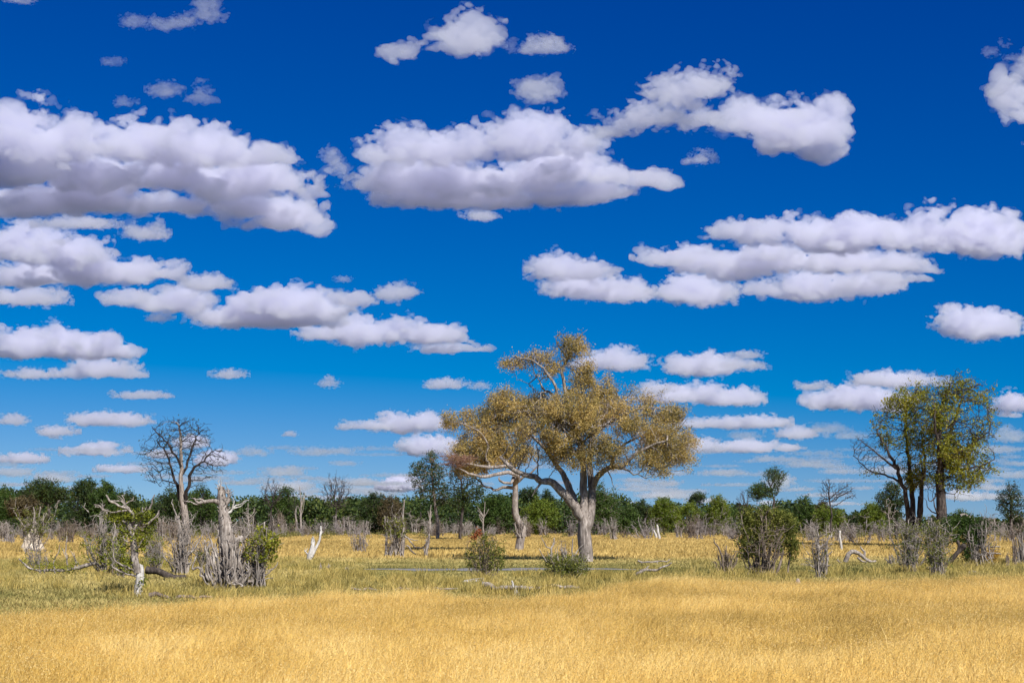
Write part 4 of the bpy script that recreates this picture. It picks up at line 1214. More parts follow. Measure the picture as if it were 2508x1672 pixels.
def near_things():
    rs = np.random.RandomState(77)
    # --- termite mound and the bush in front of it
    o, Y = G(78, 1350); k = Y / F
    root = thing("termite_mound", "pale cone shaped termite mound half hidden by a browsed bush at the left", "termite mound", o)
    def mound(parent, h, w, seed, name="mound", mat=None):
        r_ = np.random.RandomState(seed)
        th = np.linspace(0, 2 * np.pi, 28, endpoint=False); zz = np.linspace(0, 1, 14)
        V = []
        for z in zz:
            rad = w * (1 - z ** 1.25 * .82) * (1 + .06 * np.sin(3 * th + 5 * z) + .05 * r_.normal(size=28))
            V.append(np.stack([np.cos(th) * rad + .12 * w * z, np.sin(th) * rad, np.full(28, z * h)], 1))
        V.append(np.array([[.12 * w, 0, h * 1.02]]))
        fs = [(a * 28 + b, a * 28 + (b + 1) % 28, a * 28 + 28 + (b + 1) % 28, a * 28 + 28 + b) for a in range(13) for b in range(28)]
        ft = [(13 * 28 + b, 13 * 28 + (b + 1) % 28, 14 * 28) for b in range(28)]
        return mesh_obj(name, np.concatenate(V), np.concatenate([np.array(fs).ravel(), np.array(ft).ravel()]), np.concatenate([np.full(len(fs), 4), np.full(28, 3)]), mat, parent, smooth=True)
    MUD = bark_mat("termite clay", (.42, .34, .25), (.56, .47, .36), (.66, .57, .45), 1.6, .4)
    mound(root, 56 * k, 29 * k, 1, "clay_cone", MUD)
    shrub("browsed_bush", "bush of grey sticks and olive leaves in front of the termite mound", "bush", 84, 1356, 1238, 54, 11, .045, 2, M_DEAD, 800, L_MOPANE_DULL, .10, (.42, .95), 4, upright=.5, base=.9,
          extra=[([(84, 1356), (82, 1300), (84, 1260), (82, 1242)], 3, 1.4), ([(84, 1310), (62, 1290), (45, 1268), (34, 1248)], 2, 1), ([(86, 1310), (102, 1282), (114, 1256)], 2, 1), ([(90, 1290), (96, 1262), (100, 1240)], 2.4, 1.2)])
    shrub("dead_shrub", "low tangle of grey twigs in the grass below the termite mound", "dead shrub", 92, 1402, 1328, 36, 16, .028, 3, M_TWIG_GREY, 60, L_MOPANE_DULL, .07, (.2, .6), 4)
    # --- multi stemmed grey shrub with a long low limb
    o, Y = G(262, 1413); k = Y / F
    root = shrub("browsed_bush", "many stemmed grey shrub with one long leafy limb lying out to its left", "bush", 262, 1413, 1256, 66, 30, .04, 4, M_DEAD, 800, L_MOPANE, .075, (.12, .62), 5, upright=.6,
          extra=[([(258, 1406, -.1), (240, 1380, -.3), (212, 1386, -.4), (180, 1394, -.5), (150, 1395, -.5), (120, 1395, -.5), (90, 1393, -.5), (70, 1380, -.5), (58, 1368, -.5)], 5, 2),
                 ([(172, 1401, -.4), (170, 1370, -.4), (158, 1340, -.4)], 2, .8), ([(172, 1380, -.4), (169, 1340, -.4), (170, 1314, -.4)], 1.8, .8), ([(144, 1402, -.5), (140, 1375, -.5), (152, 1350, -.5), (156, 1332, -.5)], 1.8, .7),
                 ([(118, 1402, -.5), (126, 1380, -.5), (120, 1362, -.5)], 1.7, .8), ([(188, 1398, -.4), (192, 1372, -.4), (188, 1352, -.4)], 1.7, .7), ([(108, 1402, -.5), (104, 1370, -.5), (108, 1345, -.5)], 1.7, .8), ([(205, 1392, -.4), (194, 1372, -.4), (178, 1348, -.4)], 1.8, .7)])
    q = PP([(200, 1386, -.4), (180, 1390, -.5), (150, 1389, -.5), (120, 1389, -.5), (95, 1389, -.5)], Y) - o
    c = smooth_path(q, 60)[rs.randint(60, size=110)] + rs.normal(size=(110, 3)) * np.array((.12, .15, .10)) + np.array((0, 0, .06))
    lm = leaf_mesh("limb_leaves", np.repeat(c, 7, axis=0) + rs.normal(size=(770, 3)) * .06, .075, L_MOPANE, root, (0, 0, 0), 5)
    # --- stump with the white foot
    o, Y = G(337, 1460)
    root = thing("broken_tree", "broken tree with a bleached white foot and a ragged leafy top of curved sticks", "dead tree", o)
    T, e = limbs_mesh("trunk", root, M_DEAD, o, Y, [([(338, 1402), (336, 1372), (330, 1345), (325, 1318), (323, 1298), (318, 1284)], 8.2, 7.6), ([(324, 1306), (334, 1292), (345, 1280)], 6, 3.2), ([(320, 1290), (308, 1284), (300, 1279)], 6.5, 3)], rs)
    T.build("trunk", M_DEAD, root)
    T, _ = limbs_mesh("foot", root, M_PALE, o, Y, [([(338, 1462), (338, 1440), (339, 1420), (339, 1400), (337, 1388)], 10.5, 8.6)], rs, 12, .01, .05)
    T.build("trunk_foot", M_PALE, root)
    L_ = [([(322, 1290), (330, 1262, -.1), (318, 1246, -.2), (296, 1240, -.2), (276, 1226, -.2), (264, 1215, -.2)], 3.4, 1.3), ([(316, 1250, -.2), (290, 1253, -.2), (270, 1252, -.2), (258, 1248, -.2)], 2.2, .8),
          ([(318, 1246), (300, 1230), (286, 1228), (272, 1226)], 2, .8), ([(300, 1240), (312, 1230), (322, 1224), (330, 1217)], 1.8, .8), ([(304, 1236), (298, 1222), (294, 1212)], 1.5, .7), ([(306, 1236), (303, 1220), (299, 1213)], 1.4, .6),
          ([(318, 1284), (296, 1272, .2), (270, 1266, .3), (250, 1254, .4), (240, 1242, .4), (226, 1240, .4)], 3.2, 1.2), ([(246, 1250, .4), (236, 1236, .4), (222, 1236, .4)], 2, .8), ([(244, 1248, .4), (244, 1238, .4), (242, 1232, .4)], 1.5, .7),
          ([(345, 1280), (352, 1262, .2), (362, 1245, .2), (370, 1226, .2), (377, 1212, .2)], 2.8, 1), ([(345, 1282), (362, 1284, -.2), (376, 1274, -.2), (386, 1262, -.2), (393, 1250, -.2)], 2.4, .9),
          ([(335, 1262), (348, 1252, .1), (358, 1240, .1)], 1.5, .6), ([(330, 1258), (342, 1256), (350, 1243)], 1.3, .6), ([(346, 1272), (351, 1256, -.1), (350, 1242, -.1)], 1.4, .6), ([(392, 1250, -.2), (390, 1264, -.2), (372, 1272, -.2)], 1.3, .7),
          ([(330, 1400), (318, 1388, -.2), (300, 1378, -.3), (284, 1362, -.3), (286, 1300, -.3), (287, 1280, -.3)], 2.2, .9), ([(332, 1410), (310, 1402, -.2), (286, 1390, -.3), (278, 1380, -.3)], 2.2, .9), ([(330, 1350), (344, 1338, -.2), (356, 1318, -.2)], 1.8, .8),
          ([(326, 1330), (312, 1322, -.2), (300, 1300, -.2)], 1.6, .7)]
    T, e = limbs_mesh("branches", root, M_DEAD, o, Y, [(p_, a_ * 1.3, b_ * 1.3) for p_, a_, b_ in L_], rs, 6, .012)
    tp = spikes(T, rs, e, 26, .22, .012)
    T.build("branches", M_DEAD, root)
    tips = np.concatenate(e + [tp])
    k = Y / F
    def cl(spec, per):
        out = []
        for (x, y, rx, ry) in spec:
            c = P(x, y, Y) - o
            n = int(per * rx * ry / 110) + 4
            c = c + rs.normal(size=(n, 3)) * np.array((rx * k * .5, .18, ry * k * .5))
            out.append(np.repeat(c, 8, axis=0) + rs.normal(size=(n * 8, 3)) * .055)
        return np.concatenate(out)
    leaf_mesh("leaves", cl([(270, 1262, 16, 10), (290, 1268, 20, 14), (312, 1262, 16, 14), (300, 1250, 16, 10), (340, 1268, 12, 12), (358, 1268, 16, 16), (364, 1290, 14, 14), (350, 1310, 16, 16), (300, 1292, 10, 12), (362, 1258, 12, 10), (310, 1300, 8, 12),
                            (300, 1330, 10, 16), (304, 1350, 9, 14), (346, 1340, 10, 12), (352, 1325, 10, 10), (316, 1392, 8, 10), (352, 1415, 6, 14), (352, 1435, 5, 10), (320, 1372, 8, 8), (280, 1275, 14, 10), (325, 1262, 14, 12), (376, 1272, 10, 12), (335, 1300, 14, 10), (340, 1250, 12, 8), (296, 1310, 10, 10), (368, 1305, 10, 10), (312, 1375, 10, 12), (330, 1318, 14, 10)], 11), .075, L_MOPANE, root, (0, 0, 0), 7)
    # --- fallen trunk resting against the stump beside it
    o, Y = G(400, 1424)
    root = thing("fallen_log", "dark fissured log lying between the white footed tree and the spiky stump", "log", o)
    T, e = limbs_mesh("log", root, M_DEAD_DARK, o, Y, [([(358, 1395), (380, 1400), (408, 1407), (432, 1413), (454, 1417)], 8.5, 6.5)], rs, 12, .01)
    T2, _ = limbs_mesh("x", root, M_DEAD_DARK, o, Y, [([(450, 1420), (455, 1436), (458, 1454)], 3.4, 2), ([(380, 1398), (386, 1384), (398, 1376)], 2, .8)], rs)
    T.build("log", M_DEAD_DARK, root); T2.build("branch_stub", M_DEAD_DARK, root)
    shrub("dead_shrub", "pale twiggy shrub between the long limbed shrub and the white footed tree", "dead shrub", 300, 1420, 1318, 30, 18, .026, 61, M_DEAD, 420, L_MOPANE, .075, (.1, .8), 5, upright=.6)
    shrub("dead_shrub", "grey twigs with green shoots behind the right of the white footed tree", "dead shrub", 372, 1392, 1296, 30, 16, .03, 62, M_DEAD, 500, L_MOPANE_DULL, .08, (.15, .9), 5, upright=.6)
    shrub("dead_shrub", "thin grey brush between the splintered stump and the massive stump", "dead shrub", 500, 1400, 1310, 34, 18, .03, 63, M_TWIG_GREY, 160, L_MOPANE_DULL, .08, (.05, .6), 5, upright=.6)
    # --- spiky stump
    root = shrub("broken_tree", "grey splintered stump bundled with spikes in front of the bare tall tree", "dead tree", 445, 1416, 1262, 30, 20, .055, 9, M_DEAD, 0, None, twig=4, upright=.95, base=.42, short=.6,
          extra=[([(436, 1416), (440, 1380), (443, 1340), (440, 1300), (437, 1250)], 7, 1.4), ([(452, 1416), (452, 1380), (450, 1350), (458, 1310), (470, 1272)], 7, 1.2), ([(436, 1280), (430, 1256), (424, 1238), (422, 1222)], 2, .8), ([(458, 1362), (476, 1340), (490, 1318), (502, 1292)], 3, .9),
                 ([(444, 1416), (446, 1380), (446, 1340), (452, 1320)], 9, 6), ([(430, 1412), (418, 1384), (402, 1362), (396, 1340)], 2.6, .9), ([(470, 1345), (480, 1326), (490, 1316)], 2, .8)], part="trunk")
    shrub("dead_shrub", "cluster of thin grey sticks with a few leaves beside the fallen trunk", "dead shrub", 385, 1402, 1322, 42, 16, .026, 10, M_DEAD, 260, L_MOPANE, .07, (.1, .5), 4)
    # --- the big broken stump
    o, Y = G(562, 1449)
    root = thing("broken_tree", "massive splintered dead stump with a clawed limb reaching left and many broken stems", "dead tree", o)
    T, e1 = limbs_mesh("trunk", root, M_DEAD, o, Y, [([(562, 1450), (562, 1400), (558, 1360), (556, 1320), (554, 1285), (550, 1255), (545, 1232), (540, 1208), (537, 1194)], 20, 6), ([(552, 1262), (555, 1238), (557, 1220), (559, 1203)], 5.5, 3), ([(546, 1452), (543, 1400), (543, 1340), (540, 1288)], 8, 2.6), ([(572, 1452), (574, 1400), (571, 1340), (565, 1278)], 9, 3), ([(556, 1452), (549, 1390), (547, 1340), (545, 1296)], 8, 3), ([(536, 1452), (530, 1405), (527, 1368), (521, 1340)], 5.5, 2), ([(580, 1452), (590, 1410), (594, 1372), (603, 1346)], 6, 2.2)], rs, 12, .03, .16)
    spikes(T, rs, e1, 300, .30, .024, .8)
    T.build("trunk", M_DEAD, root)
    L_ = [([(550, 1240), (534, 1227, -.1), (515, 1224, -.2), (500, 1231, -.3), (490, 1233, -.3), (480, 1223, -.3)], 6, 2), ([(505, 1229, -.3), (494, 1222, -.3), (478, 1221, -.3)], 3, 1.2), ([(498, 1232, -.3), (486, 1236, -.3), (466, 1228, -.3), (448, 1222, -.3)], 2.4, .8)]
    T, e = limbs_mesh("b", root, M_DEAD, o, Y, L_, rs, 8, .012); spikes(T, rs, e, 8, .14, .012); T.build("clawed_limb", M_DEAD, root)
    L_ = [([(556, 1256), (566, 1250, .1), (575, 1240, .2), (590, 1232, .2), (607, 1223, .2)], 3, .8), ([(568, 1248, .1), (570, 1234, .1), (569, 1218, .1)], 2, .7), ([(572, 1244, .1), (588, 1240, .1), (600, 1228, .1)], 1.8, .7), ([(541, 1205), (534, 1190), (537, 1186)], 1.3, .5), ([(539, 1190), (533, 1178), (536, 1174)], .9, .4), ([(540, 1186), (546, 1174)], .8, .4)]
    T, e = limbs_mesh("b", root, M_PALE, o, Y, L_, rs, 6, .01); spikes(T, rs, e, 6, .14, .01); T.build("branches", M_PALE, root)
    L_ = [([(585, 1449), (582, 1410), (580, 1380), (578, 1345), (582, 1325), (588, 1312), (598, 1306)], 13, 6), ([(590, 1325), (600, 1318), (608, 1308)], 4, 1.4), ([(578, 1340), (572, 1318), (562, 1302)], 6, 3), ([(590, 1330), (596, 1316), (595, 1296)], 2, .8)]
    T, e = limbs_mesh("b", root, M_DEAD, o, Y, L_, rs, 10, .02, .1); spikes(T, rs, e, 22, .25, .022, .8); T.build("side_trunk", M_DEAD, root)
    L_ = []
    for i in range(58):
        tx = rs.uniform(503, 614); ty = rs.uniform(1305, 1395) if rs.rand() < .7 else rs.uniform(1380, 1420)
        ty += abs(tx - 560) * .35
        off = rs.uniform(-.8, .15)
        b0 = 562 + (tx - 562) * .38 + rs.normal() * 5
        bend = rs.normal() * 7
        L_.append(([(b0, 1451, off * .55), (b0 + (tx - b0) * .55 + bend * .4, 1428, off * .8), (b0 + (tx - b0) * .9 + bend, (1428 + ty) / 2, off), (tx, ty, off * 1.1)], rs.uniform(2.4, 5.5), rs.uniform(.8, 1.7)))
    L_ += [([(540, 1440, -.5), (522, 1415, -.6), (505, 1398, -.6), (492, 1388, -.6), (482, 1392, -.6), (484, 1376, -.6), (490, 1358, -.6)], 4.2, 1.6), ([(534, 1436, -.5), (520, 1420, -.5), (508, 1406, -.5)], 2.2, .8), ([(545, 1440, -.5), (528, 1380, -.6), (512, 1340, -.6), (506, 1318, -.6)], 4.4, 1.3), ([(548, 1440, -.5), (540, 1370, -.6), (526, 1330, -.6), (521, 1314, -.6)], 4, 1.2)]
    T, e = limbs_mesh("b", root, M_DEAD, o, Y, L_, rs, 7, .015); spikes(T, rs, e, 150, .20, .012, .8); T.build("stems", M_DEAD, root)
    # --- leafy stump right of it
    root = shrub("browsed_bush", "upright grey stems with yellow green leaves round the middle, right of the massive stump", "bush", 630, 1448, 1270, 42, 22, .04, 14, M_DEAD, 700, L_MOPANE, .08, (.42, .85), 4, upright=.85, base=.35,
          side=lambda t: t[:, 0] > -.2, extra=[([(628, 1448), (640, 1400), (650, 1350), (648, 1300), (645, 1278)], 5, 1.4), ([(640, 1410), (660, 1402), (675, 1385), (680, 1375)], 2, .7), ([(622, 1446), (618, 1410), (624, 1370), (634, 1340)], 3, 1)])
    o, Y = G(630, 1448)
    leaf_mesh("leaf_spray", cl([(645, 1300, 16, 12), (660, 1312, 16, 16), (640, 1296, 12, 8), (672, 1322, 12, 12), (650, 1330, 14, 14), (664, 1345, 14, 14), (648, 1352, 12, 12), (676, 1332, 10, 10)], 8) + np.array((0, 0, 0)), .085, L_MOPANE, root, (0, 0, 0), 15)
    # --- white forked snag
    o, Y = G(757, 1378)
    root = thing("forked_snag", "bleached white snag forking into a short and a long prong in open grass", "dead tree", o)
    T, e = limbs_mesh("trunk", root, M_PALE, o, Y, [([(760, 1382), (757, 1366), (761, 1350), (764, 1334), (763, 1316)], 8, 3.4), ([(762, 1362), (772, 1348), (779, 1332), (784, 1312), (783, 1288)], 5.5, 1.4), ([(756, 1360), (750, 1352), (746, 1346)], 2.2, 1), ([(763, 1330), (769, 1320), (768, 1312)], 3, 1.2), ([(783, 1312), (788, 1302), (787, 1296)], 2, .8)], rs, 10, .02, .08)
    spikes(T, rs, e, 14, .2, .025, 1.2); T.build("trunk", M_PALE, root)
    # --- little stumps in the grass
    for (x, row, top, half, lab) in ((784, 1402, 1377, 4, "small leaning dead stump in yellow grass left of the pond"), (805, 1400, 1381, 6, "small pale stump in yellow grass left of the pond"), (852, 1402, 1387, 9, "low dead stub near the left end of the pond")):
        shrub("stump", lab, "stump", x, row, top, half, 6, .07, x, M_DEAD, 0, None, twig=1, upright=.9, base=.12, part="stump_wood", fine=0)
    shrub("dead_shrub", "upright purplish dead twigs right of the forked white snag", "dead shrub", 884, 1354, 1290, 22, 18, .04, 17, M_TWIG_GREY, twig=4, upright=.9, base=.5)
    # --- cluster of dark stems with a drooping arm
    root = shrub("browsed_bush", "clump of dark upright stems with a drooping branch to its right and a green top", "bush", 968, 1368, 1262, 30, 22, .055, 18, M_DEAD, 420, L_MOPANE_DULL, .11, (.55, .95), 4, upright=1.0, base=.8,
          extra=[([(944, 1366), (946, 1320), (944, 1265)], 4, 1.8), ([(984, 1366), (988, 1300), (987, 1255), (990, 1224)], 5, 1), ([(988, 1310), (1000, 1318), (1012, 1336), (1028, 1341), (1040, 1336), (1052, 1312)], 2.4, 1.3), ([(996, 1335), (1008, 1348), (1018, 1357)], 2.2, 1.6), ([(1000, 1318), (1014, 1322), (1024, 1322)], 1.6, .7),
                 ([(950, 1366), (962, 1340), (972, 1318)], 6, 3)])
    shrub("stump", "slender leaning post of dead wood right of the clump of dark stems", "stump", 1045, 1366, 1312, 7, 5, .10, 19, M_DEAD, 0, None, twig=1, upright=1, base=.12, extra=[([(1043, 1366), (1047, 1335), (1053, 1308)], 4, 2.2)], part="stump_wood", fine=0)
    # --- round leafy bush with a reddish top
    root = shrub("leafy_bush", "small rounded green bush with red leaves at its top left, in front of the pond", "bush", 1188, 1418, 1312, 50, 18, .03, 20, M_DEAD_WARM, 0, None, twig=4, upright=.55, base=.22,
          extra=[([(1190, 1418), (1186, 1370), (1186, 1330), (1184, 1300)], 3, 1), ([(1182, 1416), (1162, 1406), (1150, 1395), (1147, 1386)], 2, 1), ([(1195, 1414), (1215, 1405), (1222, 1390)], 2, 1)])
    o, Y = G(1188, 1418); k = Y / F
    leaf_mesh("leaves", cl([(1180, 1340, 22, 10), (1200, 1330, 20, 12), (1150, 1352, 20, 9), (1170, 1358, 22, 10), (1210, 1352, 22, 12), (1222, 1345, 14, 10), (1190, 1310, 9, 10), (1165, 1330, 10, 8), (1185, 1322, 12, 10), (1222, 1365, 14, 12), (1190, 1368, 24, 12), (1155, 1368, 16, 10), (1205, 1385, 20, 14), (1170, 1385, 18, 12), (1228, 1382, 9, 12), (1150, 1385, 8, 10), (1185, 1402, 14, 8)], 14), .075, L_MOPANE_DULL, root, (0, 0, 0), 21)
    leaf_mesh("leaves", cl([(1170, 1306, 8, 7), (1162, 1314, 7, 6), (1172, 1300, 5, 5)], 24), .075, L_RED, root, (0, 0, 0), 22)["label"] = "red leaves"
    # --- spiky stems with low green growth in front of the golden tree
    shrub("browsed_bush", "forked grey stems over low green growth at the foot of the golden tree", "bush", 1385, 1422, 1330, 60, 24, .035, 23, M_DEAD, 1700, L_MOPANE_DULL, .075, (.02, .52), 3, upright=.7, base=.9, lspread=.2,
          extra=[([(1352, 1420), (1352, 1380), (1353, 1340), (1357, 1318)], 4, 1.4), ([(1352, 1345), (1336, 1334), (1325, 1315)], 1.8, .7), ([(1354, 1332), (1362, 1325)], 1.2, .6), ([(1380, 1420), (1384, 1380), (1388, 1350)], 4.5, 1.8), ([(1384, 1366), (1376, 1350), (1370, 1342)], 2.2, 1), ([(1400, 1418), (1402, 1370), (1402, 1320)], 3, 1.2), ([(1404, 1362), (1416, 1346), (1426, 1334)], 1.8, .7), ([(1345, 1378), (1330, 1362), (1320, 1342)], 2, .7)])
    # --- fallen branches
    o, Y = G(1590, 1418)
    root = thing("fallen_branch", "bleached fallen branch pointing up to the right out of the golden grass", "log", o)
    T, e = limbs_mesh("b", root, M_DEAD, o, Y, [([(1528, 1420), (1550, 1408), (1570, 1400), (1590, 1395), (1612, 1394), (1628, 1386), (1646, 1379)], 4.6, 1.4), ([(1572, 1400), (1584, 1392), (1592, 1387)], 3, 1), ([(1560, 1404), (1566, 1396), (1572, 1392)], 2, .9)], rs, 10, .02, .12); T.build("branch_wood", M_DEAD, root)
    o, Y = G(1600, 1385)
    root = thing("fallen_log", "thin grey log propped on two short legs at the far side of the pond", "log", o)
    T, e = limbs_mesh("b", root, M_DEAD, o, Y, [([(1562, 1372), (1574, 1377), (1595, 1376), (1612, 1372), (1640, 1371)], 2.8, 1.4), ([(1572, 1376), (1573, 1385), (1574, 1392)], 1.8, 1), ([(1608, 1374), (1610, 1382), (1610, 1388)], 1.8, 1)], rs, 8); T.build("log", M_DEAD, root)
    o, Y = G(1150, 1432)
    root = thing("fallen_log", "short bleached log at the edge of the dry grass below the rounded bush", "log", o)
    T, e = limbs_mesh("b", root, M_PALE, o, Y, [([(1132, 1426), (1150, 1424), (1168, 1422), (1186, 1420)], 3.6, 2.6), ([(1136, 1421), (1160, 1419), (1182, 1417)], 1.6, 1), ([(1184, 1424), (1185, 1414), (1184, 1408)], 2, .7)], rs, 9); T.build("log", M_PALE, root)
    o, Y = G(1285, 1452)
    root = thing("fallen_log", "long grey log sunk in the dry grass edge behind a pale spike", "log", o)
    T, e = limbs_mesh("b", root, M_DEAD, o, Y, [([(1180, 1431), (1220, 1437), (1260, 1439), (1310, 1438), (1360, 1436), (1420, 1435)], 6.5, 3.5)], rs, 10, .02); T.build("log", M_DEAD, root)
    o, Y = G(1260, 1458)
    root = thing("spike_stump", "pale pointed spike of dead wood in front of the long grey log", "stump", o)
    T, e = limbs_mesh("b", root, M_PALE, o, Y, [([(1264, 1458), (1258, 1440), (1254, 1424)], 8, 1.4)], rs, 9); T.build("stump_wood", M_PALE, root)
    o, Y = G(430, 1470)
    root = thing("fallen_log", "low weathered log at the edge of the dry grass below the massive stump", "log", o)
    T, e = limbs_mesh("b", root, M_DEAD_WARM, o, Y, [([(366, 1458), (384, 1455), (402, 1460), (440, 1464), (480, 1462), (520, 1463)], 6, 2.5)], rs, 10, .02); T.build("log", M_DEAD_WARM, root)
    o, Y = G(950, 1452)
    root = thing("fallen_log", "thin grey log along the grass edge left of centre", "log", o)
    T, e = limbs_mesh("b", root, M_DEAD, o, Y, [([(860, 1440), (900, 1443), (960, 1442), (1010, 1441), (1120, 1440)], 3, 1.6)], rs, 8, .02); T.build("log", M_DEAD, root)
    # --- twisted stems left of the big green bush
    shrub("dead_shrub", "twisted bare stems standing left of the big leafy bush", "dead shrub", 1778, 1406, 1330, 26, 11, .05, 24, M_DEAD_WARM, 0, None, twig=3, upright=.95, base=.5,
          extra=[([(1775, 1404), (1768, 1370), (1762, 1346), (1752, 1330), (1746, 1318)], 3.4, 1.2), ([(1782, 1404), (1782, 1370), (1776, 1350), (1781, 1336)], 3, 1.4), ([(1792, 1400), (1802, 1375), (1806, 1350)], 3, 1.4)])
    # --- the big leafy bush
    root = shrub("leafy_bush", "big rounded dark green bush on a sheaf of bare stems", "bush", 1868, 1416, 1250, 74, 30, .045, 25, M_DEAD_WARM, 0, None, twig=4, upright=.7, base=.8,
          extra=[([(1872, 1414), (1872, 1370), (1871, 1330)], 6, 3), ([(1884, 1415), (1884, 1370), (1888, 1340)], 4, 2), ([(1884, 1248), (1892, 1264), (1902, 1276), (1907, 1286)], 2.6, 1.6), ([(1902, 1305), (1908, 1320), (1912, 1345)], 3, 2), ([(1854, 1414), (1852, 1370), (1848, 1330)], 4, 2), ([(1900, 1412), (1914, 1370), (1918, 1340)], 4, 2), ([(1936, 1370), (1934, 1330), (1936, 1312)], 3, 1.4), ([(1930, 1404), (1934, 1360)], 3, 1.5)])
    o, Y = G(1868, 1416); k = Y / F
    leaf_mesh("leaves", cl([(1826, 1262, 24, 20), (1850, 1256, 24, 13), (1880, 1252, 26, 13), (1912, 1256, 22, 13), (1932, 1270, 16, 14), (1840, 1285, 30, 22), (1870, 1280, 34, 26), (1905, 1280, 32, 24), (1935, 1290, 20, 20), (1830, 1310, 26, 22), (1860, 1315, 32, 24), (1895, 1318, 32, 22),
                            (1930, 1320, 24, 22), (1946, 1330, 14, 18), (1825, 1335, 22, 20), (1850, 1340, 26, 18), (1825, 1358, 18, 14), (1938, 1350, 18, 16), (1905, 1340, 22, 14), (1845, 1356, 18, 10), (1940, 1365, 12, 10)], 20), .085, L_MOPANE_DULL, root, (0, 0, 0), 26)
    shrub("dead_shrub", "forked dead stump like a letter V in front of the far tree line", "dead shrub", 2012, 1418, 1275, 27, 13, .035, 27, M_DEAD, 60, L_MOPANE_DULL, .07, (.2, .6), 5, upright=.95, base=.3,
          extra=[([(2008, 1416), (2006, 1370), (2005, 1335), (2002, 1300)], 4.5, 2), ([(2006, 1340), (2020, 1332), (2032, 1318), (2037, 1305)], 2.6, 1), ([(2022, 1405), (2026, 1370), (2024, 1345), (2032, 1310)], 3.6, 1.4), ([(2006, 1395), (1992, 1388), (1980, 1378), (1974, 1372)], 1.6, .7), ([(2012, 1398), (2018, 1380), (2016, 1364)], 2.4, 1)])
    o, Y = G(2100, 1382)
    root = thing("fallen_log", "gnarled fallen trunk arching out of the green grass beside the pale twiggy shrub", "log", o)
    T, e = limbs_mesh("b", root, M_DEAD, o, Y, [([(2070, 1376), (2078, 1362), (2088, 1354), (2100, 1355), (2112, 1362), (2122, 1370), (2138, 1376), (2150, 1375)], 5.5, 2.4), ([(2116, 1362), (2118, 1350), (2110, 1344), (2105, 1338)], 3.4, 1.4), ([(2050, 1370), (2056, 1374), (2066, 1378)], 2.4, 1.8), ([(2100, 1364), (2114, 1374), (2130, 1378)], 3, 2)], rs, 10, .025, .14); T.build("log", M_DEAD, root)
    shrub("browsed_bush", "twiggy grey green shrub with pale spreading sticks under the leaning green tree", "bush", 2230, 1402, 1270, 56, 34, .032, 28, M_DEAD, 750, L_MOPANE_DULL, .08, (.25, .95), 5, upright=.6, base=.35,
          extra=[([(2232, 1402), (2230, 1360), (2222, 1320), (2200, 1290), (2188, 1275)], 3.5, 1), ([(2226, 1360), (2205, 1345), (2188, 1330), (2178, 1315)], 2, .8), ([(2234, 1380), (2248, 1340), (2258, 1310), (2268, 1296)], 3, 1)])
    shrub("dead_shrub", "low heap of grey driftwood sticks left of the pale twiggy shrub", "dead shrub", 2188, 1384, 1358, 22, 14, .05, 29, M_DEAD, 0, None, twig=2, upright=.3, base=.5)
    shrub("browsed_bush", "sheaf of pale stems with scattered dull leaves in front of the stout dark trunk", "bush", 2295, 1416, 1272, 36, 30, .028, 30, M_DEAD, 900, L_MOPANE_DULL, .075, (.1, .95), 5, upright=.8, base=.4)
    root = shrub("leafy_bush", "dome of green leaves hung on a row of grey stems near the right edge", "bush", 2398, 1390, 1262, 48, 20, .05, 31, M_DEAD, 0, None, twig=4, upright=.85, base=1.0,
          extra=[([(2412, 1390), (2408, 1350), (2410, 1310), (2412, 1290)], 5, 2), ([(2398, 1388), (2392, 1350), (2386, 1310)], 3.4, 1.6), ([(2352, 1262), (2364, 1260), (2378, 1272), (2390, 1300)], 3.4, 2), ([(2350, 1300), (2352, 1276), (2352, 1262)], 2.6, 1.4), ([(2420, 1342), (2436, 1337), (2452, 1338)], 2.2, 1.2), ([(2416, 1352), (2438, 1354), (2452, 1356)], 1.8, 1)])
    o, Y = G(2398, 1390); k = Y / F
    leaf_mesh("leaves", cl([(2340, 1278, 24, 14), (2370, 1272, 26, 14), (2400, 1285, 22, 14), (2350, 1300, 30, 18), (2385, 1300, 30, 18), (2340, 1318, 18, 14), (2375, 1322, 26, 18), (2400, 1318, 18, 16), (2370, 1345, 16, 16), (2368, 1362, 12, 10), (2320, 1290, 18, 14), (2310, 1280, 16, 12)], 30), .10, L_MID, root, (0, 0, 0), 32)
    o, Y = G(2330, 1392)
    root = thing("leaning_tree", "dark leaning trunk propped under the dome of green leaves", "dead tree", o)
    T, e = limbs_mesh("b", root, M_DEAD_DARK, o, Y, [([(2316, 1384), (2334, 1362), (2350, 1346), (2362, 1336)], 5, 6.5), ([(2348, 1350), (2348, 1334), (2346, 1326)], 5, 3)], rs, 10); T.build("trunk", M_DEAD_DARK, root)
    shrub("amber_bush", "small amber yellow bush beside the grey stems near the right edge", "bush", 2428, 1386, 1342, 16, 12, .015, 33, M_DEAD_WARM, 900, L_YELLOW, .08, (.1, 1), 4, upright=.6)
    for (x, row, top, half, lab) in ((2467, 1390, 1350, 6, "dark forked post of dead wood near the right edge"), (2484, 1388, 1310, 9, "thin dead stem standing just left of the right edge"), (2502, 1384, 1295, 20, "grey dead shrub cut by the right edge")):
        shrub("stump", lab, "stump", x, row, top, half, 8 if half < 15 else 16, .06, x, M_DEAD_WARM if half < 10 else M_DEAD, 0, None, twig=2, upright=1, base=.15 if half < 15 else .5, part="stump_wood", fine=0)
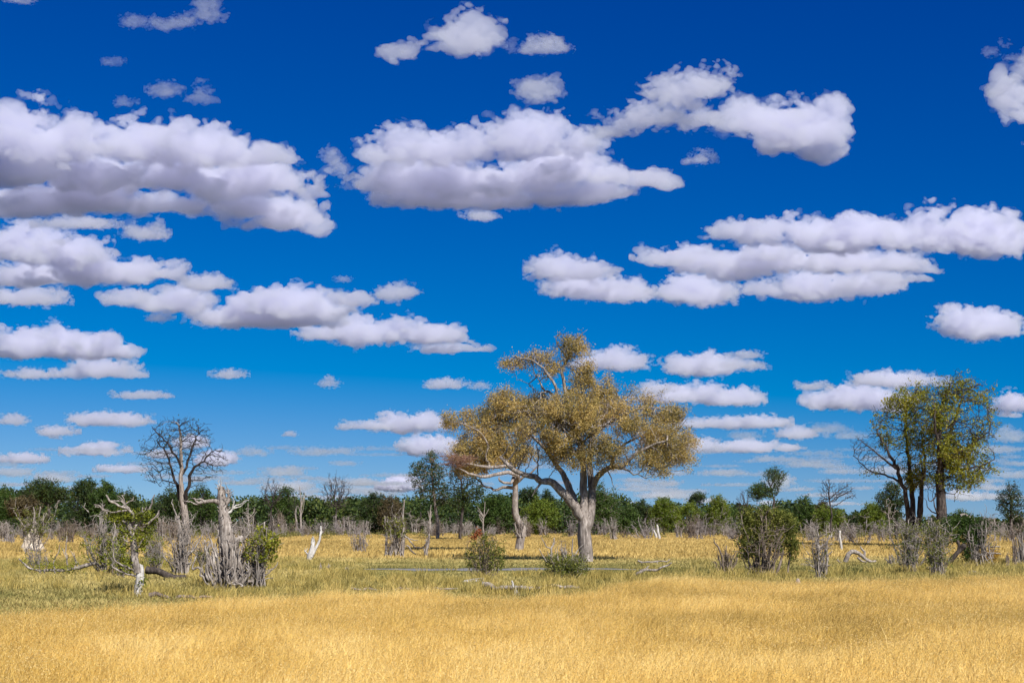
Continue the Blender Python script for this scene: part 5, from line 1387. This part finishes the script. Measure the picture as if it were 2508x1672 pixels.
    # --- low stones and mounds
    for (x, row, w, h, lab, nm, cat, mat) in ((118, 1572, 13, 30, "small white stone in the dry grass at the lower left", "stone", "stone", None), (1953, 1446, 13, 30, "small grey clay mound in the edge of the dry grass under the big bush", "termite_mound", "termite mound", 1),
                                     (2380, 1407, 20, 11, "flat heap of grey bark on the ground near the right edge", "bark_heap", "bark", 2), (2396, 1410, 12, 8, "small grey bark piece lying before the flat bark heap", "bark_heap", "bark", 2)):
        o, Y = G(x, row); k = Y / F
        root = thing(nm, lab, cat, o)
        mt = {None: M_PALE, 1: bark_mat("grey clay", (.25, .20, .17), (.36, .29, .25), (.45, .38, .33), 2, .4), 2: M_DEAD}[mat]
        mound(root, h * k, w * k, x, "clay_cone" if mat == 1 else "rock" if mat is None else "bark_pieces", mt)
# ------------------------------------------------------------------ the far tree line
def far_tree(name, label, cat, px, top, half, Y, seed, crown, lmat, bark, leaf=.26, per=7, attr=420, trunk=None, tr=.16, tip=.022, group=None, row0=None, sel=1.0):
    """crown: ellipses relative to the box (-1..1 across, 0 bottom .. 1 top)"""
    k = Y / F
    base = HZ + CH / k
    root = tree_thing(name, label, cat, px, Y, group)
    O = np.array(root.location)
    Hp = base - top
    E = [(px + e[0] * half, base - e[1] * Hp, e[2] * half, e[3] * Hp, e[4] * half * k if len(e) > 4 else 0) for e in crown]
    t = Tree(seed)
    lowest = max(e[1] + e[3] * .6 for e in E)
    tp = trunk or [(0, 0), (.04, .15), (-.03, .3), (0, .45)]
    t.limb_path(PP([(px + a * half, base + 2 - b * Hp) for a, b in tp], Y), tr, tr * .6, 0, .4, .03)
    step = max(.22, half * k * .085)
    t.grow(ellipsoids(E, Y, t.rs, attr, .95), step, 30 * step, step * 1.02, wob=.4, grav=.06)
    t.finish(tip, 2.35, tr * .75)
    tb = t.tubes()
    put(t, "trunk", bark, tb.pop(0), O, root)
    if lmat and per:
        lp = clumps(t.leaf_points(.06, int(per * 1.7), leaf * .95, in_ellipsoids(E, Y, 1.25)), 2.6, .25, .6, t.rs)
        if sel < 1: lp = lp[t.rs.rand(len(lp)) < sel]
        leaf_mesh("crown", lp, leaf, lmat, root, O, seed)
    return root

ROUND = [(0, .72, .75, .24), (-.45, .58, .5, .2), (.45, .6, .5, .2), (0, .5, .8, .18), (-.1, .86, .45, .12)]
UMB = [(0, .84, .85, .13), (-.5, .76, .45, .12), (.5, .78, .45, .12)]
BARE_FAN = [(0, .8, .75, .18), (-.5, .68, .45, .18), (.5, .7, .45, .18), (0, .62, .6, .16)]
SLIM = [(0, .86, .5, .12), (-.3, .7, .6, .14), (.35, .68, .6, .14), (0, .55, .7, .14), (-.2, .42, .5, .1)]
BUSHY = [(0, .75, .6, .25), (-.45, .55, .52, .3), (.45, .58, .52, .3), (0, .38, .9, .3)]

def far_trees():
    ft = far_tree
    ft("dark_tree", "dark flat topped tree with a curved trunk at the left end of the forest", "tree", 108, 1172, 62, 205, 101, [(-.2, .82, .5, .16), (.25, .84, .5, .14), (-.65, .72, .3, .12), (.75, .74, .3, .12), (.1, .7, .6, .1)], L_DARK, M_BARK_DARK, .24, 9, 900, [(-.1, 0), (-.05, .15), (.05, .32), (.2, .45), (.1, .6)], .2)
    ft("rusty_tree", "rusty brown leaved tree under the flat topped tree at the left", "tree", 58, 1215, 42, 196, 102, UMB + [(0, .66, .8, .12)], L_RUST, M_BARK_DARK, .24, 9, 600)
    ft("dark_tree", "rounded dark green tree rising highest left of the bare tall tree", "tree", 208, 1172, 44, 240, 103, BUSHY, L_DARK, M_BARK_DARK, .26, 9, 1000)
    ft("dark_tree", "broad dark green tree just left of the bare tall tree", "tree", 258, 1180, 40, 238, 104, BUSHY, L_MID, M_BARK_DARK, .26, 9, 900)
    ft("dark_tree", "dark tree sloping down beside the white footed broken tree", "tree", 310, 1200, 36, 243, 105, BUSHY, L_DARK, M_BARK_DARK, .26, 9, 800)
    ft("dark_tree", "small dark tree on the left edge of the forest", "tree", 10, 1193, 34, 235, 106, BUSHY, L_MID, M_BARK_DARK, .26, 9, 700)
    ft("dark_tree", "dark green tree seen through the branches of the bare tall tree", "tree", 418, 1196, 46, 242, 107, BUSHY, L_DARK, M_BARK_DARK, .26, 9, 900)
    ft("dark_tree", "green tree behind the right side of the bare tall tree", "tree", 492, 1186, 32, 240, 108, BUSHY, L_MID, M_BARK_DARK, .26, 9, 700)
    ft("bare_tree", "small leafless tree above the forest right of the massive stump", "tree", 664, 1166, 30, 232, 109, BARE_FAN, None, M_BARK_DARK, attr=600, tr=.14, tip=.02)
    ft("dark_tree", "airy dark green tree right of the small leafless tree", "tree", 700, 1188, 44, 240, 110, SLIM, L_MID, M_BARK_DARK, .26, 8, 700)
    ft("bare_tree", "leafless tree with a round fan of fine branches above the forest", "tree", 824, 1156, 42, 228, 111, BARE_FAN + [(0, .5, .7, .1)], None, M_BARK_DARK, attr=1100, tr=.16, tip=.02)
    ft("dark_tree", "dark tree humped over the forest between the leafless fan and the slender tree", "tree", 918, 1206, 40, 242, 112, BUSHY, L_DARK, M_BARK_DARK, .26, 9, 800)
    ft("rusty_tree", "brownish bushy tree behind the clump of dark stems", "tree", 958, 1212, 34, 238, 113, BUSHY, L_RUST, M_BARK_DARK, .24, 8, 700)
    ft("slender_tree", "slender dark leaved tree standing clear left of the golden tree", "tree", 1052, 1100, 56, 185, 114, [(.1, .9, .3, .09), (-.4, .78, .45, .1), (.3, .74, .6, .12), (-.7, .68, .28, .08), (-.35, .6, .42, .1), (.3, .56, .5, .12), (-.5, .5, .25, .06), (.6, .46, .35, .08)], L_DARK, M_BARK, .19, 6, 1000, [(.35, 0), (.36, .15), (.3, .3), (.22, .45), (.15, .6), (.1, .78)], .24)
    ft("slender_tree", "dark airy tree between the slender tree and the slim grey trunk", "tree", 1132, 1128, 54, 180, 115, [(-.2, .82, .5, .13), (.35, .8, .5, .13), (-.5, .66, .45, .12), (.2, .62, .6, .13), (.75, .62, .3, .1), (-.1, .48, .5, .1)], L_DARK, M_BARK_DARK, .2, 6, 800, [(-.1, 0), (-.06, .2), (.0, .35), (.05, .5), (0, .65)], .2)
    ft("dark_tree", "green tree low behind the slim grey trunk", "tree", 1215, 1205, 44, 236, 116, BUSHY, L_MID, M_BARK_DARK, .26, 9, 800)
    ft("dark_tree", "small dark crown peeping between the slim trunk and the golden tree's limb", "tree", 1294, 1190, 24, 262, 117, UMB, L_DARK, M_BARK_DARK, .26, 9, 400)
    ft("green_tree", "bright green bushy tree under the golden tree's left limb", "tree", 1322, 1222, 48, 228, 118, BUSHY, L_BRIGHT, M_BARK_DARK, .24, 9, 900)
    ft("dark_tree", "pointed dark tree under the limb of the golden tree", "tree", 1340, 1198, 22, 262, 119, SLIM, L_DARK, M_BARK_DARK, .26, 9, 400)
    ft("green_tree", "tall mid green tree directly behind the trunks of the golden tree", "tree", 1462, 1183, 58, 222, 120, BUSHY, L_MID, M_BARK, .24, 9, 1300)
    ft("green_tree", "low green tree right of the golden tree trunk", "tree", 1535, 1240, 36, 235, 121, BUSHY, L_MID, M_BARK_DARK, .24, 9, 700)
    ft("dark_tree", "dark green tree third right of the golden tree trunk", "tree", 1572, 1224, 26, 240, 122, BUSHY, L_DARK, M_BARK_DARK, .24, 9, 600)
    ft("green_tree", "yellow green tree with a pale visible trunk right of the golden tree", "tree", 1628, 1218, 40, 226, 123, ROUND + [(0, .4, .9, .2)], L_BRIGHT, M_BARK, .22, 9, 1100, [(0, 0), (-.04, .2), (.0, .4), (.05, .55)], .13)
    ft("dark_tree", "small dark umbrella tree standing above the yellow green trees", "tree", 1708, 1202, 22, 250, 124, UMB, L_DARK, M_BARK_DARK, .24, 9, 500)
    ft("green_tree", "wide yellow green tree under the small umbrella tree", "tree", 1690, 1230, 38, 232, 125, BUSHY, L_BRIGHT, M_BARK_DARK, .22, 9, 900)
    ft("green_tree", "peaked yellow green tree left of the big leafy bush", "tree", 1758, 1212, 30, 228, 126, BUSHY, L_BRIGHT, M_BARK, .22, 9, 900)
    ft("green_tree", "low mid green tree just left of the big leafy bush", "tree", 1795, 1246, 26, 238, 127, BUSHY, L_MID, M_BARK_DARK, .24, 9, 500)
    ft("umbrella_tree", "dark tree with a lower and a higher flat crown above the big leafy bush", "tree", 1882, 1141, 50, 190, 128, [(.35, .88, .5, .11), (.6, .9, .3, .07), (-.4, .66, .55, .12), (-.7, .6, .3, .07), (.15, .64, .3, .07), (.4, .72, .2, .05)], L_MID, M_BARK_DARK, .17, 6, 1300, [(.28, 0), (.3, .2), (.22, .4), (.28, .55), (.2, .62)], .18)
    ft("bare_tree", "bare dark branching tree left of the double crowned tree", "tree", 1822, 1190, 22, 196, 129, BARE_FAN, None, M_BARK_DARK, attr=350, tr=.12, tip=.018)
    ft("dark_tree", "dark rounded tree between the big leafy bush and the leafless tree", "tree", 1968, 1214, 26, 234, 130, BUSHY, L_MID, M_BARK_DARK, .24, 9, 700)
    ft("rusty_tree", "brownish tree crown behind the leafless tree right of the big bush", "tree", 2012, 1224, 26, 245, 131, BUSHY, L_RUST, M_BARK_DARK, .24, 9, 500)
    ft("green_tree", "yellow green tree behind the leafless tree right of the big bush", "tree", 2032, 1232, 40, 230, 132, BUSHY, L_BRIGHT, M_BARK_DARK, .22, 9, 1000)
    ft("bare_tree", "leafless tree with a long branch rising right, before the yellow green trees", "tree", 2045, 1164, 52, 205, 133, [(-.35, .84, .28, .14), (-.5, .7, .36, .12), (.5, .78, .4, .14), (.75, .72, .25, .12), (0, .66, .3, .1), (-.1, .76, .25, .1)], None, M_BARK_DARK, attr=900, trunk=[(-.18, 0), (-.2, .25), (-.16, .4), (-.25, .6)], tr=.15, tip=.02)
    ft("dark_tree", "small dark tree between the two yellow green trees at the right", "tree", 2090, 1256, 22, 238, 134, BUSHY, L_DARK, M_BARK_DARK, .24, 9, 400)
    ft("green_tree", "yellow green tree just left of the leaning green tree", "tree", 2138, 1228, 32, 215, 135, BUSHY, L_BRIGHT, M_BARK_DARK, .22, 9, 1000)
    ft("dark_tree", "dark reddish green tree behind the leaning tree's stems", "tree", 2184, 1172, 40, 170, 136, [(.1, .82, .5, .14), (-.5, .7, .45, .12), (.3, .66, .6, .14), (-.3, .56, .4, .1), (.2, .46, .5, .1)], L_DARK, M_BARK_DARK, .19, 9, 900, [(.3, 0), (.28, .2), (.2, .4), (.1, .55)], .2)
    ft("bare_tree", "pale leafless sapling in front of the dark reddish tree", "tree", 2178, 1210, 26, 165, 137, SLIM, None, M_DEAD, attr=120, tr=.12, tip=.02)
    ft("green_tree", "green domed tree showing right of the stout dark trunk", "tree", 2350, 1250, 34, 215, 138, BUSHY, L_MID, M_BARK_DARK, .22, 9, 900)
    ft("small_tree", "small open crowned tree alone at the right edge", "tree", 2476, 1176, 40, 165, 139, [(0, .86, .5, .12), (-.5, .72, .45, .12), (.5, .72, .45, .12), (0, .66, .6, .12), (-.55, .56, .4, .08), (.5, .54, .4, .1), (-.1, .46, .6, .08)], L_DARK, M_BARK_DARK, .17, 5, 900, [(0, 0), (.02, .3), (0, .5), (.02, .7)], .18)
    ft("dark_tree", "low dark tree on the right edge behind the small open tree", "tree", 2505, 1252, 34, 190, 140, BUSHY, L_DARK, M_BARK_DARK, .22, 9, 600)
    # bleached snags among the trees
    for i, (x, row, top, w, Y, lab) in enumerate(((738, 0, 1191, 9, 225, "tall forked grey snag before the forest right of the small leafless tree"), (727, 0, 1238, 4, 226, "straight grey dead pole beside the tall forked snag"),
                                          (1052, 0, 1236, 5, 210, "thin grey dead pole under the slender tree"), (1184, 0, 1228, 14, 205, "curved grey dead sapling behind the rounded bush"), (608, 0, 1232, 20, 212, "pale dead sapling right of the massive stump"))):
        k = Y / F; base = HZ + CH / k
        rs = np.random.RandomState(300 + i); T = Tubes(); ee = []
        root = tree_thing("snag", lab, "dead tree", x, Y); o = np.array(root.location)
        top_h = base - top
        q = PP([(x, base + 1), (x + rs.normal() * 1, base - top_h * .4), (x + rs.normal() * 2, base - top_h * .7), (x + rs.normal() * 3, top)], Y) - o
        T.add(smooth_path(q, 12), np.linspace(.2 if w < 12 else .12, .05, 12), 7); ee.append(q)
        for j in range(5):
            a = rs.uniform(.35, .7); s_ = rs.choice((-1, 1))
            q = PP([(x, base - top_h * a), (x + s_ * w * .5, base - top_h * (a + .12)), (x + s_ * w * rs.uniform(.7, 1.1), base - top_h * (a + rs.uniform(.15, .3)))], Y) - o
            T.add(smooth_path(q, 6), np.linspace(.08, .03, 6), 5); ee.append(q)
        spikes(T, rs, ee, 10, .5, .025)
        T.build("trunk", M_DEAD, root)

TREETOP_X = [-80, 0, 60, 165, 280, 330, 360, 420, 500, 560, 640, 740, 800, 870, 950, 1010, 1130, 1200, 1260, 1310, 1390, 1440, 1510, 1545, 1590, 1660, 1720, 1780, 1830, 1960, 2020, 2080, 2130, 2180, 2230, 2340, 2400, 2590]
TREETOP_R = [1205, 1200, 1195, 1190, 1195, 1215, 1228, 1212, 1208, 1222, 1212, 1204, 1228, 1212, 1218, 1214, 1216, 1214, 1212, 1226, 1226, 1206, 1206, 1240, 1232, 1234, 1236, 1234, 1236, 1226, 1236, 1258, 1246, 1250, 1266, 1264, 1270, 1276]

def forest():
    """the closed wood behind: crowns that read as one mass"""
    rs = np.random.RandomState(50)
    pos, mats, T = [], [], Tubes()
    for i in range(420):
        Y = rs.uniform(250, 330); x = rs.uniform(-90, 2600)
        k = Y / F
        top = np.interp(x, TREETOP_X, TREETOP_R) + rs.normal() * 6 + rs.uniform(-8, 12) * (rs.rand() < .5)
        base = HZ + CH / k
        H = max((base - top) * k, 1.5); half = rs.uniform(.35, .7) * max(H, 3)
        c0 = np.array(((x - 1254) * k, Y, 0))
        n = 420
        # several lumps per crown
        m = 8
        lc = np.stack([rs.uniform(-.7, .7, m) * half, rs.uniform(-.6, .6, m) * half, H * rs.uniform(.25, .80, m)], 1)
        lc[0] = (0, 0, H * .8)
        lr = H * rs.uniform(.14, .24, m); lr[0] = H * .2
        w = rs.randint(m, size=n)
        d = rs.normal(size=(n, 3)); d /= np.linalg.norm(d, axis=1)[:, None]
        p = lc[w] + d * (lr[w] * rs.uniform(.55, 1.05, n))[:, None] * np.array((1.2, 1.2, .9))
        p = p[(p[:, 2] > .1)]
        pos.append(p + c0)
        T.add(np.array([c0, c0 + (0.1, 0, H * .3), c0 + (0, 0, H * .7)]), [.14, .11, .05], 5)
    pos = np.concatenate(pos)
    o = leaf_mesh("forest", pos, .48, leaf_mat("forest leaves", [(0, (.012, .026, .008)), (.4, (.026, .048, .012)), (.65, (.055, .085, .016)), (1, (.13, .15, .03))], .25, nscale=.07), None, (0, 0, 0), 51, aspect=.8)
    tag(o, "dark closed belt of trees along the horizon", "forest", kind="stuff")
    o = T.build("forest_trunks", M_BARK_DARK); tag(o, "thin dark trunks inside the belt of trees", "forest", kind="stuff")

def scrub_belt():
    """low olive scrub and grey dead shrubs along the far side of the field"""
    rs = np.random.RandomState(60)
    pos = []
    for i in range(330):
        x = rs.uniform(-60, 2560)
        if rs.rand() < .72 and 860 < x < 1880: continue
        Y = rs.uniform(185, 246); k = Y / F
        n = 150; w = rs.uniform(.7, 1.8); h = rs.uniform(.6, 1.5)
        c = np.array(((x - 1254) * k, Y, 0))
        d = rs.normal(size=(n, 3)); d /= np.linalg.norm(d, axis=1)[:, None]
        p = d * rs.uniform(.5, 1, n)[:, None] * np.array((w, w, h)); p[:, 2] = abs(p[:, 2])
        pos.append(p + c)
    o = leaf_mesh("scrub", np.concatenate(pos), .2, leaf_mat("olive scrub", [(0, (.07, .075, .02)), (.5, (.16, .16, .04)), (1, (.28, .25, .07))], .3), None, (0, 0, 0), 61)
    tag(o, "low olive green scrub along the foot of the tree line", "scrub", kind="stuff")
    # grey dead shrubs: seven kinds, copied along the far edge
    protos = []
    for j in range(12):
        r_ = np.random.RandomState(700 + j)
        st = (14, 22, 4, 18, 7, 26, 12, 3, 20, 9, 16, 5)[j]
        T, tips = shrub_geo(r_, 3.0, r_.uniform(.5, 2.0), st, .10 if st < 8 else .05, r_.uniform(.15, .9), r_.randint(3, 9), 1.0, r_.uniform(.12, .3), r_.uniform(.4, 1.0), r_.uniform(.4, .75), r_.randint(60, 260))
        protos.append(T.build("dead_shrub", (M_TWIG_GREY, M_DEAD, M_DEAD_WARM)[j % 3]))
    lab = "grey leafless shrub in the row along the far edge of the golden field"
    used = [0] * 12
    spots = []
    # those that stand out in the photograph: column, foot row, height in rows
    for s_ in ((1400, 1318, 55), (1505, 1326, 66), (1530, 1322, 40), (1584, 1324, 62), (1660, 1320, 40), (1690, 1322, 60), (1712, 1324, 56), (1745, 1318, 45), (1330, 1306, 40), (1308, 1308, 48), (1345, 1308, 45), (1365, 1308, 45), (1170, 1306, 44), (1200, 1304, 50), (1230, 1306, 38), (1120, 1304, 46),
               (1075, 1304, 40), (1030, 1306, 48), (1015, 1310, 56), (920, 1306, 44), (905, 1302, 38), (860, 1310, 50), (835, 1314, 46), (690, 1312, 60), (668, 1312, 52), (610, 1312, 58), (420, 1330, 60), (395, 1326, 66), (515, 1322, 52), (160, 1334, 58), (148, 1330, 50), (130, 1326, 44), (15, 1330, 60), (30, 1335, 44), (215, 1332, 60), (590, 1316, 48),
               (1980, 1328, 60), (2050, 1330, 62), (2110, 1334, 70), (2060, 1332, 50), (2085, 1332, 44), (2475, 1330, 66), (2440, 1328, 60), (2495, 1334, 70), (2160, 1330, 50), (1790, 1324, 40), (1800, 1326, 54)): spots.append(s_)
    for i in range(235):
        row = rs.uniform(1300, 1318)
        spots.append((rs.uniform(-30, 2540), row, rs.uniform(24, 46)))
    for x, row, h in spots:
        j = rs.randint(12) if used.count(0) == 0 else used.index(0)
        o = protos[j]
        if used[j]:
            o = o.copy(); COL.objects.link(o)
        used[j] = 1
        p, Y = G(x, row)
        s_ = h * Y / F / 3.0
        o.location = p; o.rotation_euler = (rs.normal() * .1, rs.normal() * .1, rs.uniform(0, 6.28)); o.scale = (s_ * rs.uniform(.75, 1.5), s_ * rs.uniform(.75, 1.5), s_)
        tag(o, lab, "dead shrub", "grey dead shrubs along the far edge of the field")
    for i, (x, row, top, lab) in enumerate(((1612, 1326, 1286, "pale leaning dead post at the far edge of the field right of the golden tree"), (1604, 1322, 1298, "short bent dead post beside the pale leaning post"), (2058, 1352, 1300, "straight pale dead post right of the V shaped stump"))):
        o, Y = G(x, row)
        root = thing("dead_post", lab, "dead tree", o)
        T, e = limbs_mesh("b", root, M_PALE, o, Y, [([(x + 4, row), (x + 1, (row + top) / 2), (x - 3, top)], 3.2, 2.4)], rs, 8); T.build("post_wood", M_PALE, root)

# ------------------------------------------------------------------ build
build_clouds()
grass_all()
golden_tree(); second_tree(); right_trees(); bare_tall_tree()
near_things()
far_trees(); forest(); scrub_belt()
